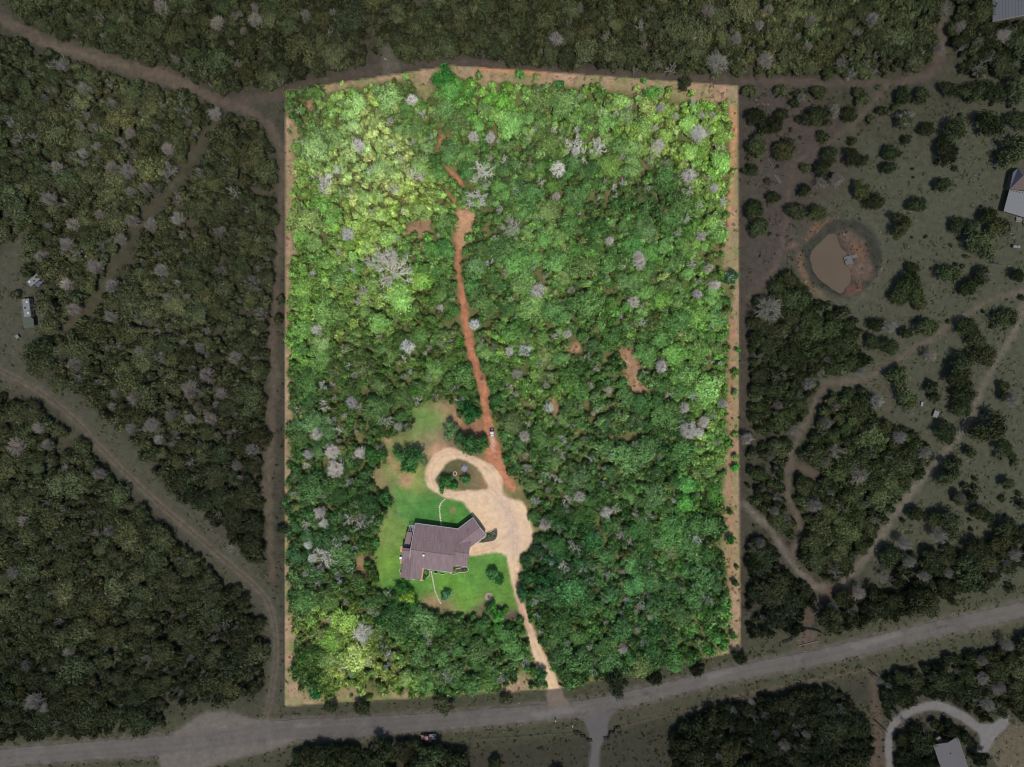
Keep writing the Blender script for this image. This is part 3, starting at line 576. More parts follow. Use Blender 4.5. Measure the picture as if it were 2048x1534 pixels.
for (cx_, cy_, w_, d_, rz) in ((207, 690, 0.9, 2.2, -0.14), (195, 920, 0.7, 1.4, -0.14)):
    x, y = hq(0)(cx_, cy_); pin(MB().box((x, y, 0.12), (w_, d_, 0.22), rz).build('step', 'patio'), house)
for P in ([(1080, 980), (1130, 960), (1120, 1060), (1105, 1130), (1060, 1130)], [(560, 1040), (660, 1040), (600, 1080), (585, 1180), (595, 1262), (530, 1262), (545, 1150)]):
    pin(MB().prism([hq(0)(*p) for p in P], 0.05, 0.25).build('porch_floor', 'patio'), house)
# doors and windows in the walls that the sun side shows
for (x_, y_, rz, w_, h_, nm) in ((820, 1098, -0.145, 1.0, 2.05, 'door'), (930, 1110, -0.145, 1.6, 1.3, 'window'), (1230, 1012, -0.145, 1.6, 1.3, 'window'), (700, 320 + 20, -0.145, 1.6, 1.3, 'window'), (900, 352 + 20, -0.145, 1.0, 2.05, 'door'), (420, 1205, -0.145, 1.5, 1.3, 'window')):
    x, y = hq(0)(x_, y_); z = h_ / 2 + (0.06 if nm == 'door' else 0.95)
    o = pin(MB().box((x, y, z), (w_, 0.10, h_), rz).build(nm, 'glass' if nm == 'window' else 'bluegrey'), house)
    pin(MB().box((x, y, z + h_ / 2 + 0.05), (w_ + 0.2, 0.14, 0.1), rz).build('lintel', 'white'), o)

# planted beds round the house, each edged with pale stone
def bed(label, P, plants, edge=True):
    c = np.mean([hq(0)(*p) for p in P], 0); t = thing('flower_bed', label, 'flower bed', (c[0], c[1], 0), group='flower beds round the house')
    Q = [tuple(p) for p in smooth([hq(0)(*p) for p in P], 3, True)]
    pin(MB().prism(Q, -0.05, 0.16).build('mulch', 'mulch'), t)
    if edge: pin(MB().tube([(p[0], p[1], 0.12) for p in Q], 0.14, 4, True).build('stone_edging', 'stone'), t)
    return t
BEDS = [('mulch bed with dark shrubs before the front east room', [(1125, 1010), (1240, 1015), (1370, 1020), (1392, 1080), (1330, 1105), (1240, 1105), (1170, 1130), (1105, 1135)], [(1165, 1065, 0.9), (1330, 1050, 0.6), (1290, 1070, 0.45)]),
    ('leafy bed in the corner beside the front walk', [(590, 1080), (640, 1050), (695, 1070), (705, 1150), (640, 1215), (597, 1255), (580, 1170)], [(640, 1100, 0.9), (635, 1170, 0.8), (610, 1215, 0.6)]),
    ('curved bed at the south west corner of the house', [(180, 1040), (230, 1080), (320, 1130), (325, 1215), (250, 1170), (180, 1110)], [(240, 1110, 0.55), (295, 1150, 0.55)]),
    ('half round bed at the garage end of the house', [(1690, 420), (1800, 380), (1895, 328), (1915, 430), (1870, 530), (1760, 565), (1580, 580), (1640, 520), (1700, 470)], [(1750, 460, 0.9), (1840, 410, 0.45), (1860, 470, 0.4), (1650, 545, 0.5)])]
for b in BEDS: bed(b[0], b[1], b[2])
# a stone curve inside the half-round bed
# stepping stones: each a stone of its own
def steps(pts, n, where):
    L = smooth(pts, 12); seg = np.r_[0, np.cumsum(np.hypot(*np.diff(L, axis=0).T))]
    for k in range(n):
        t = seg[-1] * k / (n - 1); x = np.interp(t, seg, L[:, 0]); y = np.interp(t, seg, L[:, 1]); w = W(x + random.uniform(-.5, .5), y)
        r = random.uniform(0.24, 0.34); P = [(r * random.uniform(.85, 1.15) * math.cos(a), r * random.uniform(.8, 1.2) * math.sin(a)) for a in np.linspace(0, 6.283, 8)[:-1]]
        o = MB().prism(P, -0.03, 0.07).build('stepping_stone', 'stone'); o.location = (w[0], w[1], hz(x, y) + 0.03); o.rotation_euler.z = random.random() * 3
        tag(o, f'pale stepping stone, {ORD[k]} from the house on the {where} walk', 'stone', f'stepping stones of the {where} walk')
ORD = ['first', 'second', 'third', 'fourth', 'fifth', 'sixth', 'seventh', 'eighth', 'ninth', 'tenth', 'eleventh', 'twelfth', 'thirteenth', 'fourteenth', 'fifteenth', 'sixteenth', 'seventeenth', 'eighteenth', 'nineteenth', 'twentieth'] + [f'{k}th' if k % 10 not in (1, 2, 3) else f'{k}' + ('st', 'nd', 'rd')[k % 10 - 1] for k in range(21, 120)]
steps([(882.5, 1049), (881, 1037), (879.5, 1024), (879, 1014), (883, 1005), (889, 999)], 15, 'back')
steps([(863, 1144), (865, 1158), (869, 1176), (874, 1192), (881, 1206)], 17, 'front')

def ring(name, label, x, y, r, w_, n, mat, fill):
    c = W(x, y); t = thing(name, label, 'fire pit', (c[0], c[1], hz(x, y) + 0.03), group='fire pits on the grass')
    MB().disc((0, 0, 0), r - w_, 0.06, 20).build('ash_bed', fill, t)
    for k in range(n):
        a = 2 * math.pi * k / n; o = MB().box((0, 0, 0.16), (w_ * 1.1, 2 * math.pi * (r - w_ / 2) / n * 0.9, 0.36), taper=0.9).build('stone', mat, t)
        o.location = ((r - w_ / 2) * math.cos(a), (r - w_ / 2) * math.sin(a), 0); o.rotation_euler.z = a + random.uniform(-.08, .08)
    return t
t = ring('fire_pit', 'large round stone fire pit on the front lawn', 978, 1194, 0.62, 0.28, 12, 'firestone', 'ash')
MB().disc((0, 0, -0.02), 1.5, 0.07, 28).build('stone_apron', 'firestone', t)
ring('fire_pit', 'small pale stone fire ring inside the turning circle', 910, 947, 0.78, 0.26, 13, 'stone', 'ash')
ring('fire_pit', 'tiny stone ring on the lawn above the house', 791, 1026, 0.42, 0.16, 10, 'firestone', 'mulch')
ring('fire_pit', 'tiny stone ring on the lawn below the house', 787, 1160, 0.40, 0.16, 10, 'firestone', 'mulch')
# covered picnic table by the fire ring
w = W(929, 936); t = thing('picnic_table', 'blue grey picnic table beside the fire ring in the turning circle', 'table', (w[0], w[1], hz(929, 936)), -0.5)
for k in range(5): MB().box((0, -0.55 + k * 0.275, 0.76), (1.9, 0.25, 0.05)).build('plank', 'bluegrey', t)
for sgn in (-1, 1):
    MB().box((0, sgn * 1.0, 0.46), (1.9, 0.28, 0.05)).build('bench', 'bluegrey', t); MB().box((sgn * 0.7, 0, 0.40), (0.1, 1.9, 0.08)).build('brace', 'dark', t)
    for e in (-1, 1): MB().tube([(sgn * 0.7, e * 0.2, 0.74), (sgn * 0.7, e * 0.75, 0.0)], 0.05, 5).build('leg', 'dark', t)

# ------------------------------------------------------------------ vehicles
def wheels(t, xs, yw, r, wd):
    for x in xs:
        for sg in (-1, 1):
            o = MB().tube([(0, -wd / 2, 0), (0, wd / 2, 0)], r, 14).build('wheel', 'dark', t); o.location = (x, sg * yw, r)
            MB().tube([(0, -wd / 2 - 0.01, 0), (0, wd / 2 + 0.01, 0)], r * 0.5, 10).build('rim', 'chrome', o)
def utv(x, y, rz):
    w = W(x, y); t = thing('utility_vehicle', 'small dark utility vehicle with white roof panels on the red dirt path', 'vehicle', (w[0], w[1], hz(x, y) + 0.04), rz)
    t.scale = (1.0, 1.0, 1.0)
    MB().box((0.0, 0, 0.55), (2.9, 1.30, 0.35), taper=0.97).build('body', 'dark', t, 0.06)
    MB().prism([(0.75, -0.55), (1.45, -0.42), (1.45, 0.42), (0.75, 0.55)], 0.72, lambda a, b: 1.02 - 0.22 * (a - 0.75) / 0.7).build('hood', 'dark', t, 0.03)
    MB().box((1.05, 0, 0.98), (0.42, 0.62, 0.06)).build('hood_panel', 'bluegrey', t)
    for sg in (-1, 1):
        MB().box((-0.13, sg * 0.31, 1.86), (0.92, 0.54, 0.06)).build('roof_panel', 'vanwhite', t, 0.02)
        for a, b in ((0.42, 0.62), (-0.62, -0.62)): MB().tube([(b, sg * 0.6, 0.7), (a, sg * 0.6, 1.84)], 0.035, 5).build('roll_bar', 'dark', t)
        MB().box((-0.25, sg * 0.3, 0.95), (0.5, 0.5, 0.3)).build('seat', 'dark', t, 0.04); MB().box((-0.5, sg * 0.3, 1.25), (0.12, 0.5, 0.5)).build('backrest', 'dark', t, 0.03)
        MB().box((-0.1, sg * 0.64, 1.82), (1.25, 0.06, 0.08)).build('roof_rail', 'dark', t)
    MB().box((0.5, 0, 1.4), (0.04, 1.15, 0.7)).build('windshield', 'glass', t)
    MB().box((-1.08, 0, 0.86), (0.72, 1.15, 0.22)).build('cargo_bed', 'dullwhite', t); MB().box((-1.08, 0, 0.98), (0.60, 1.0, 0.04)).build('bed_load', 'vanwhite', t)
    for sg in (-1, 1): MB().box((1.47, sg * 0.3, 0.72), (0.05, 0.2, 0.12)).build('headlight', 'chrome', t)
    wheels(t, (-0.95, 0.98), 0.66, 0.34, 0.26)
utv(984.2, 864.5, math.radians(92))
w = W(858, 1471.5); t = thing('pickup_truck', 'worn red pickup with grey flatbed half under roadside trees', 'truck', (w[0], w[1], hz(858, 1471) + 0.05), math.pi + 0.03)
MB().box((1.2, 0, 0.78), (3.0, 1.85, 0.62), taper=0.97).build('body', 'truckred', t, 0.08)
MB().box((2.1, 0, 1.15), (1.2, 1.7, 0.2), taper=0.9).build('hood', 'truckred', t, 0.05)
cab = MB().box((0.75, 0, 1.42), (1.75, 1.70, 0.72), taper=0.82).build('cab', 'truckred', t, 0.07)
for sg in (-1, 1): MB().box((0.75, sg * 0.80, 1.45), (1.3, 0.04, 0.36)).build('side_window', 'glass', t)
MB().prism([(1.42, -0.66), (1.70, -0.72), (1.70, 0.72), (1.42, 0.66)], 1.16, lambda a, b: 1.80 - 1.6 * (a - 1.42)).build('windshield', 'glass', t)
MB().box((-1.45, 0, 0.95), (2.5, 1.95, 0.14)).build('flatbed', 'truckgrey', t); MB().box((-0.24, 0, 1.3), (0.08, 1.9, 0.7)).build('headboard', 'dark', t)
for k, (a, b, c) in enumerate(((-0.8, 0.4, 0.5), (-1.7, -0.3, 0.4), (-2.2, 0.5, 0.35))): MB().box((a, b, 1.02 + c / 2), (0.6, 0.6, c)).build('load_box', 'truckgrey' if k else 'dark', t, 0.03)
for sg in (-1, 1): MB().box((2.72, sg * 0.65, 0.85), (0.06, 0.3, 0.18)).build('headlight', 'chrome', t)
MB().box((2.76, 0, 0.6), (0.14, 1.8, 0.2)).build('bumper', 'truckgrey', t, 0.03)
wheels(t, (-1.75, 1.95), 0.88, 0.38, 0.26)
# travel trailers on the left field
def trailer(x, y, rz, L_, Wd, label, mat, extra):
    w = W(x, y); t = thing('travel_trailer', label, 'trailer', (w[0], w[1], hz(x, y)), rz, 'trailers in the dull field')
    MB().box((0, 0, 1.65), (L_, Wd, 2.1), taper=0.97).build('body', mat, t, 0.12)
    for k in range(3): MB().box((-L_ * 0.3 + k * L_ * 0.3, Wd * 0.18 * (-1) ** k, 2.76), (0.6, 0.6, 0.14)).build('roof_vent', 'dark' if k == 1 else 'chrome', t, 0.02)
    for sg in (-1, 1):
        for k in range(3): MB().box((-L_ * 0.3 + k * L_ * 0.3, sg * (Wd / 2 - 0.01), 1.9), (1.0, 0.06, 0.6)).build('window', 'glass', t)
    wheels(t, (-0.5, 0.5), Wd / 2 - 0.15, 0.36, 0.22)
    MB().tube([(L_ / 2, 0, 0.55), (L_ / 2 + 1.1, 0, 0.5)], 0.06, 5).build('drawbar', 'dark', t)
    return t
t = trailer(77, 562, math.radians(39), 5.0, 2.3, 'dimmed white trailer parked askew at the edge of the field', 'dullwhite', 0)
MB().disc((1.5, 0.1, 2.70), 0.55, 0.18, 16).build('roof_hatch', 'dark', t)
MB().box((0.6, -1.75, 1.9), (3.0, 1.25, 0.05)).build('awning', 'dullblue', t)
for sg in (-0.6, 1.9): MB().tube([(sg, -2.3, 0), (sg, -2.3, 1.9)], 0.04, 5).build('awning_post', 'chrome', t)
trailer(63.5, 617, math.radians(-83), 6.6, 2.5, 'dimmed white camper parked under green carport roof edge', 'dullwhite', 0)
t = thing('carport', 'sage green metal carport roof in the dull field', 'carport', base_of(56, 625))
cq = lambda z: q(0, 540, 9.586, z)
P = [(388, 562), (500, 550), (545, 870), (640, 935), (655, 1100), (455, 1110)]
R_ = [cq(2.6)(*p) for p in P]; pin(MB().prism(R_, 2.5, 2.62).build('roof', 'greenroof'), t)
for k in range(9):
    a = cq(2.6)(400 + 10 + k * 6, 620 + k * 55); b_ = cq(2.6)(min(500 + k * 8, 545) + (0 if k < 6 else 85), 610 + k * 52)
    pin(MB().tube([(*a, 2.65), (*b_, 2.65)], 0.03, 4).build('roof_rib', 'greenroof'), t)
for p in ((400, 575), (490, 565), (462, 1095), (640, 1090)): pin(MB().tube([(*cq(0)(*p), 0), (*cq(0)(*p), 2.5)], 0.06, 5).build('post', 'greenroof'), t)
w = W(38.5, 673.5); t = thing('storage_box', 'small white storage box alone in the dull field', 'box', (w[0], w[1], hz(38, 673)), 0.6)
MB().box((0, 0, 0.5), (1.1, 1.1, 1.0)).build('body', 'dullwhite', t, 0.04); MB().box((0, 0, 1.04), (1.2, 1.2, 0.08)).build('lid', 'dullwhite', t, 0.02)
MB().box((0.58, 0, 0.5), (0.03, 0.8, 0.8)).build('door', 'dark', t)
# ranch buildings along the right edge
t = thing('metal_barn', 'grey ribbed metal barn roof at the top right corner', 'barn', base_of(2030, 15))
bq = q(1460, 0, 3.068, 4.5)
A_, B_, C_, D_ = bq(1610, -60), bq(2050, -100), bq(2050, 45), bq(1612, 130)
pin(MB().prism([A_, B_, C_, D_], 4.3, 4.5).build('roof', 'barn'), t)
pin(MB().prism([(A_[0] + 0.4, A_[1] - .4), (B_[0], B_[1] - .4), (C_[0], C_[1] + 0.4), (D_[0] + 0.4, D_[1] + 0.4)], 0, 4.29).build('wall', 'dullwall'), t)
for k in range(22):
    f = k / 22; pin(MB().tube([(A_[0] + (B_[0] - A_[0]) * f, A_[1] + (B_[1] - A_[1]) * f, 4.53), (D_[0] + (C_[0] - D_[0]) * f, D_[1] + (C_[1] - D_[1]) * f, 4.53)], 0.04, 4).build('roof_rib', 'barn'), t)
pin(MB().tube([(*D_, 4.4), (*C_, 4.4)], 0.14, 4).build('gutter', 'dullwhite'), t)
t = thing('ranch_house', 'ranch house with slate and brown hip roof at the right edge', 'house', base_of(2048, 370))
rq = lambda z: q(1930, 280, 6.39, z)
apex = (*rq(5.4)(745, 455), 5.4); e1 = (*rq(3)(570, 630), 3.0); e2 = (*rq(3)(615, 410), 3.0); e3 = (*rq(3)(680, 358), 3.0); e4 = (*rq(3.4)(1000, 380), 3.2); e5 = (*rq(3)(1000, 660), 3.0); ap2 = (*rq(5.4)(1000, 480), 5.4)
pin(MB().add([e1, e2, e3, apex], [(0, 3, 2, 1)]).build('roof', 'slate'), t)
pin(MB().add([e3, e4, ap2, apex], [(0, 3, 2, 1)]).build('roof', 'brownroof'), t)
pin(MB().add([e1, e5, ap2, apex], [(0, 1, 2, 3)]).build('roof', 'brownroof'), t)
pin(MB().prism([(p[0] + dx, p[1] + dy) for p, dx, dy in ((e1, .5, .4), (e2, .5, -.1), (e3, .3, -.4), (e4, 0, -.4), (e5, 0, .4))], 0, 2.95).build('wall', 'dullwall'), t)
pin(MB().prism([rq(2.8)(570, 632), rq(2.8)(1000, 690), rq(2.8)(1000, 1060), rq(2.8)(495, 910)], 2.66, 2.76).build('porch_roof', 'porch'), t)
for k in range(24):
    f = (k + .5) / 24; a = rq(2.8)(570 + 430 * f, 632 + 58 * f); b_ = rq(2.8)(495 + 505 * f, 910 + 150 * f)
    pin(MB().tube([(*a, 2.775), (*b_, 2.775)], 0.022, 4).build('porch_rib', 'porch'), t)
for p in ((505, 900), (580, 650), (700, 955)): pin(MB().tube([(*rq(0)(*p), 0), (*rq(0)(*p), 2.66)], 0.07, 5).build('porch_post', 'dullwhite'), t)
for k in range(5): x, y = rq(2.8)(590 + k * 36, 648 + k * 7); pin(MB().box((x, y, 2.85), (0.3, 0.25, 0.16)).build('roof_bracket', 'dark'), t)
for i, (px, py, rz, lab) in enumerate(((2035, 440, -0.1, 'pale picnic table just below the white porch roof'), (2050, 448, 0.2, 'pale picnic table cut by the right edge of the yard'))):
    w = W(px, py); t = thing('picnic_table', lab, 'table', (w[0], w[1], hz(px, py)), rz, 'tables by the ranch house')
    MB().box((0, 0, 0.75), (2.0, 0.8, 0.06)).build('table_top', 'dullwhite', t)
    for sg in (-1, 1):
        MB().box((0, sg * 0.7, 0.45), (2.0, 0.3, 0.05)).build('bench', 'dullwhite', t)
        for e in (-1, 1): MB().tube([(e * 0.75, sg * 0.15, 0.74), (e * 0.75, sg * 0.7, 0)], 0.05, 5).build('leg', 'dark', t)
w = W(2028.5, 494); t = thing('water_tank', 'white horizontal tank in the yard below the ranch house', 'tank', (w[0], w[1], hz(2028, 494)), -0.1)
MB().tube([(-1.35, 0, 0.95), (-1.15, 0, 0.95), (1.15, 0, 0.95), (1.35, 0, 0.95)], [0.35, 0.62, 0.62, 0.35], 14).build('tank_shell', 'dullwhite', t)
for sg in (-1, 1): MB().box((sg * 0.8, 0, 0.25), (0.2, 1.0, 0.5)).build('cradle', 'dark', t)
MB().disc((0, 0, 1.5), 0.2, 0.16, 12).build('filler_cap', 'dark', t)
w = W(2003, 306); t = thing('satellite_dish', 'pale dish shaped white object under the tree by the ranch house', 'dish', (w[0], w[1], hz(2003, 306)), 0.5)
MB().disc((0, 0, 1.0), 0.35, 0.30, 18, 0.95).build('dish', 'dullwhite', t); MB().tube([(0, 0, 0), (0, 0, 1.0)], 0.08, 6).build('post', 'dullwhite', t); MB().box((0.75, 0.5, 0.3), (0.8, 0.6, 0.6), 0.4).build('cabinet', 'dullwhite', t, 0.04)
# dock on the pond
t = thing('pond_dock', 'grey board dock with a narrow gangway on the muddy pond', 'dock', base_of(1694, 518))
dq = q(1580, 420, 7.67, 0.5)
def boards(P0, P1, P2, n, m0=0.0):
    "planks laid side by side between the edge P0-P1 and the parallel edge shifted to P2"
    for k in range(n):
        f0, f1 = k / n + 0.01, (k + 1) / n - 0.01
        a = [(P0[0] + (P1[0] - P0[0]) * f, P0[1] + (P1[1] - P0[1]) * f) for f in (f0, f1)]; d = (P2[0] - P0[0], P2[1] - P0[1])
        pin(MB().prism([a[0], a[1], (a[1][0] + d[0], a[1][1] + d[1]), (a[0][0] + d[0], a[0][1] + d[1])], 0.42, 0.50 + random.uniform(0, .015)).build('plank', 'dock'), t)
boards(dq(820, 722), dq(935, 695), dq(860, 845), 9); boards(dq(938, 700), dq(1022, 672), dq(958, 748), 7)
for p in ((830, 735), (925, 712), (870, 832), (960, 815), (1020, 690)): pin(MB().tube([(*dq(*p), -1.2), (*dq(*p), 0.41)], 0.09, 6).build('post', 'fence'), t)
w = dq(858, 770); pin(MB().box((w[0], w[1], 0.68), (0.5, 0.35, 0.34), 0.5).build('feeder_box', 'dark'), t)
# poles and pipes lying about
def pole(name, label, p0, p1, r, mat, z=None, cat='pole'):
    a = W(*p0); b_ = W(*p1); h0, h1 = hz(*p0), hz(*p1); o = MB().tube([(a[0], a[1], h0 + r), ((a[0] + b_[0]) / 2, (a[1] + b_[1]) / 2, (h0 + h1) / 2 + r + .02), (b_[0], b_[1], h1 + r)], r, 7).build(name, mat); return tag(o, label, cat)
pole('fallen_pole', 'upper of two pale poles lying side by side in the scrub', (1548, 349), (1559, 366), 0.13, 'palepole')
pole('fallen_pole', 'lower of two pale poles lying side by side in the scrub', (1553, 350), (1562, 366), 0.12, 'palepole')
pole('fallen_pole', 'lone thin pole lying above the pair of poles', (1537, 318), (1552, 343), 0.08, 'palepole')
pole('fallen_pole', 'short pale pole lying below the pair of poles', (1530, 388), (1545, 379), 0.09, 'palepole')
pole('culvert_pipe', 'long pale pipe lying by the gravel turn-in above the road', (1594.5, 1291.5), (1638, 1281), 0.16, 'palepole', cat='pipe')
pole('fallen_log', 'thin pale log lying across the bare clearing', (1249, 721), (1257, 724), 0.10, 'stone', cat='log')
w = W(1869, 828); t = thing('lean_to', 'small broken lean-to with pale boards in the scrub', 'shed', (w[0], w[1], hz(1869, 828)), -0.35)
for k in range(4): MB().box((-0.7 + k * 0.45, 0, 1.0 + 0.02 * k), (0.42, 2.4, 0.06)).build('plank', 'dullwhite', t)
for e in (-0.8, 0.8):
    for sg in (-1, 1): MB().tube([(e, sg, 0), (e, sg, 0.98)], 0.06, 5).build('post', 'palepole', t)
MB().tube([(0.6, 1.4, 0.15), (4.6, -0.2, 0.15)], 0.09, 6).build('rail', 'palepole', t)
w = W(1842.5, 808); t = thing('feed_trough', 'pale feed trough in the scrub above the lean-to', 'trough', (w[0], w[1], hz(1842, 808)), 1.4)
MB().box((0, 0, 0.35), (1.5, 0.8, 0.5), taper=1.1).build('basin', 'dullwhite', t, 0.05); MB().box((0, 0, 0.62), (1.3, 0.6, 0.03)).build('water', 'bluegrey', t)
# cottage in the loop drive at the lower right
t = thing('cottage', 'grey roofed cottage inside the white gravel loop', 'house', base_of(1904, 1512))
gq = lambda z: q(1740, 1380, 6.65, z)
ctr = gq(3.6)(1050, 770)[0:2]; r0 = gq(4.4)(1040, 705); r1 = gq(4.4)(1200, 1180)
gable(t, r0, r1, 165 * S / 6.65, 165 * S / 6.65, 4.4, 0.32, 0.32, 'greyroof', 'dullwall', 'dullwhite', rakes=(True, False))
x, y = gq(4.4)(1072, 845); pin(MB().disc((x, y, 4.1), 0.13, 0.75, 10).build('roof_vent', 'dark'), t)
pin(MB().prism([gq(2.4)(850, 660), gq(2.4)(930, 615), gq(2.4)(975, 675), gq(2.4)(885, 730)], 0.0, 2.3).build('entry_porch', 'dullwall'), t)
x0, y0 = gq(2.0)(1800, 850); t = thing('swing_frame', 'yellow and white swing frame beside the cottage yard', 'swing', (x0, y0, 0))
A_ = gq(2.0)(1675, 980); B_ = gq(2.0)(1800, 850)
pin(MB().tube([(*A_, 2.1), (*B_, 2.1)], 0.06, 6).build('top_bar', 'yellow'), t)
for p, sgn in ((A_, 1), (A_, -1), (B_, 1), (B_, -1)): pin(MB().tube([(*p, 2.1), (p[0] + sgn * 0.9, p[1] - sgn * 0.9, 0)], 0.05, 6).build('leg', 'dullwhite'), t)
for f in (0.35, 0.65):
    px, py = A_[0] + (B_[0] - A_[0]) * f, A_[1] + (B_[1] - A_[1]) * f; pin(MB().box((px, py, 0.5), (0.45, 0.25, 0.05), 0.8).build('swing_seat', 'dark'), t)
    pin(MB().tube([(px, py, 0.5), (px, py, 2.1)], 0.015, 4).build('chain', 'dullwhite'), t)

# ------------------------------------------------------------------ fences and gates
def fence(label, pts, hgt=1.3, gap=2.4, rail=3, r=0.07, mat='fence'):
    L = np.array([W(*p) for p in pts]); seg = np.r_[0, np.cumsum(np.hypot(*np.diff(L, axis=0).T))]; n = max(2, int(seg[-1] / gap) + 1)
    t = thing('fence', label, 'fence', (L[0][0], L[0][1], hz(*pts[0])))
    me = None
    for k in range(n + 1):
        s_ = seg[-1] * k / n; x = np.interp(s_, seg, L[:, 0]); y = np.interp(s_, seg, L[:, 1]); u = U(x, y)
        o = MB().tube([(0, 0, -0.1), (0, 0, hgt)], r, 5).build('post', mat) if me is None else bpy.data.objects.new('post', me)
        if me is not None: C.objects.link(o)
        me = o.data; o.parent = t; o.location = (x - t.location.x, y - t.location.y, hz(*u) - t.location.z)
    for j in range(rail):
        for i in range(len(L) - 1):
            z0, z1 = hz(*pts[i]) + hgt * (j + 0.7) / (rail + .2), hz(*pts[i + 1]) + hgt * (j + 0.7) / (rail + .2)
            pin(MB().tube([(*L[i], z0), (*L[i + 1], z1)], r * 0.7, 4).build('rail', mat), t)
bz = lambda P: zo(1040, 1284, 4.655, P)
fence('stepped dark fence on the near side of the side road mouth', bz([(500, 832), (552, 832), (556, 868), (606, 868), (614, 906), (668, 906)]), 1.5, 1.4, 3, 0.13)
fence('stepped dark fence on the far side of the side road mouth', bz([(780, 888), (828, 884), (830, 836), (876, 830), (880, 790), (930, 784)]), 1.5, 1.4, 3, 0.13)
fence('thin wire fence running along the road verge toward the red truck', bz([(500, 845), (250, 858), (0, 880), (-400, 905)]), 1.2, 4.0, 2, 0.035, 'palepole')
fence('thin wire fence running along the verge past the side road', bz([(930, 784), (1200, 715), (1600, 620), (2040, 520)]), 1.2, 4.0, 2, 0.035, 'palepole')
cz = lambda P: zo(1448, 1150, 3.413, P)
fence('angled dark fence round the gravel turn-in above the road', cz([(400, 455), (450, 440), (500, 385), (560, 362), (620, 372), (660, 390)]), 1.5, 1.6, 3, 0.12)
fence('dark fence along the wooded verge below the road', cz([(1055, 668), (1180, 640), (1440, 580), (1660, 530), (1880, 482)]), 1.4, 2.6, 2, 0.07)
fence('short dark gate where the mown strip meets the verge', cz([(985, 645), (1045, 695)]), 1.4, 1.2, 4, 0.11)
fence('dark gate bar across the mown strip by the gravel loop', cz([(1020, 985), (1105, 1060)]), 1.4, 1.6, 3, 0.11)
fence('dark gate at the mouth of the sandy driveway', [(1117, 1366), (1125, 1369.5), (1132, 1372)], 1.4, 1.0, 4, 0.10)
fence('low thin fence along the lane at the left of the lot', [(566, 1000), (566, 1100), (566, 1200), (566, 1300), (566, 1400)], 1.1, 5.0, 1, 0.04, 'palepole')
for (x, y, lab, mt, nm) in ((1111, 1439, 'yellow roadside mailbox near the driveway entry', 'yellow', 'mailbox'), (1144.5, 1449, 'white roadside mailbox near the side road', 'dullwhite', 'mailbox')):
    w = W(x, y); t = thing(nm, lab, 'mailbox', (w[0], w[1], hz(x, y)), 0.1, 'roadside mailboxes')
    MB().box((0, 0, 0.55), (0.12, 0.12, 1.1)).build('post', mt, t); MB().box((0, 0, 1.22), (0.4, 0.75, 0.34)).build('box', mt, t, 0.06); MB().box((0.2, 0.4, 1.3), (0.05, 0.25, 0.3)).build('flag', 'dark', t)
for (x, y) in ((640, 1187), (712, 1183)):
    pass
w = W(684, 1181); t = thing('tarpaulin', 'teal tarpaulin half hidden under the trees left of the house', 'tarpaulin', (w[0], w[1], hz(684, 1181)), 0.1)
xs_ = np.linspace(-2.4, 2.4, 13); ys_ = np.linspace(-0.8, 0.8, 6); V = [(a, b, 2.3 + 0.25 * math.sin(a * 1.7) * math.cos(b * 2) - 0.08 * a * a) for b in ys_ for a in xs_]; V2 = [(a, b, c - 0.04) for a, b, c in V]
n_ = len(xs_); F = [(j * n_ + i, j * n_ + i + 1, (j + 1) * n_ + i + 1, (j + 1) * n_ + i) for j in range(5) for i in range(n_ - 1)]
MB().add(V, F).add(V2, [f[::-1] for f in F]).build('sheet', 'teal', t)
for a in (-2.2, 2.2):
    for b in (-0.75, 0.75): MB().tube([(a, b, 0), (a, b, 2.0)], 0.05, 5).build('pole', 'fence', t)

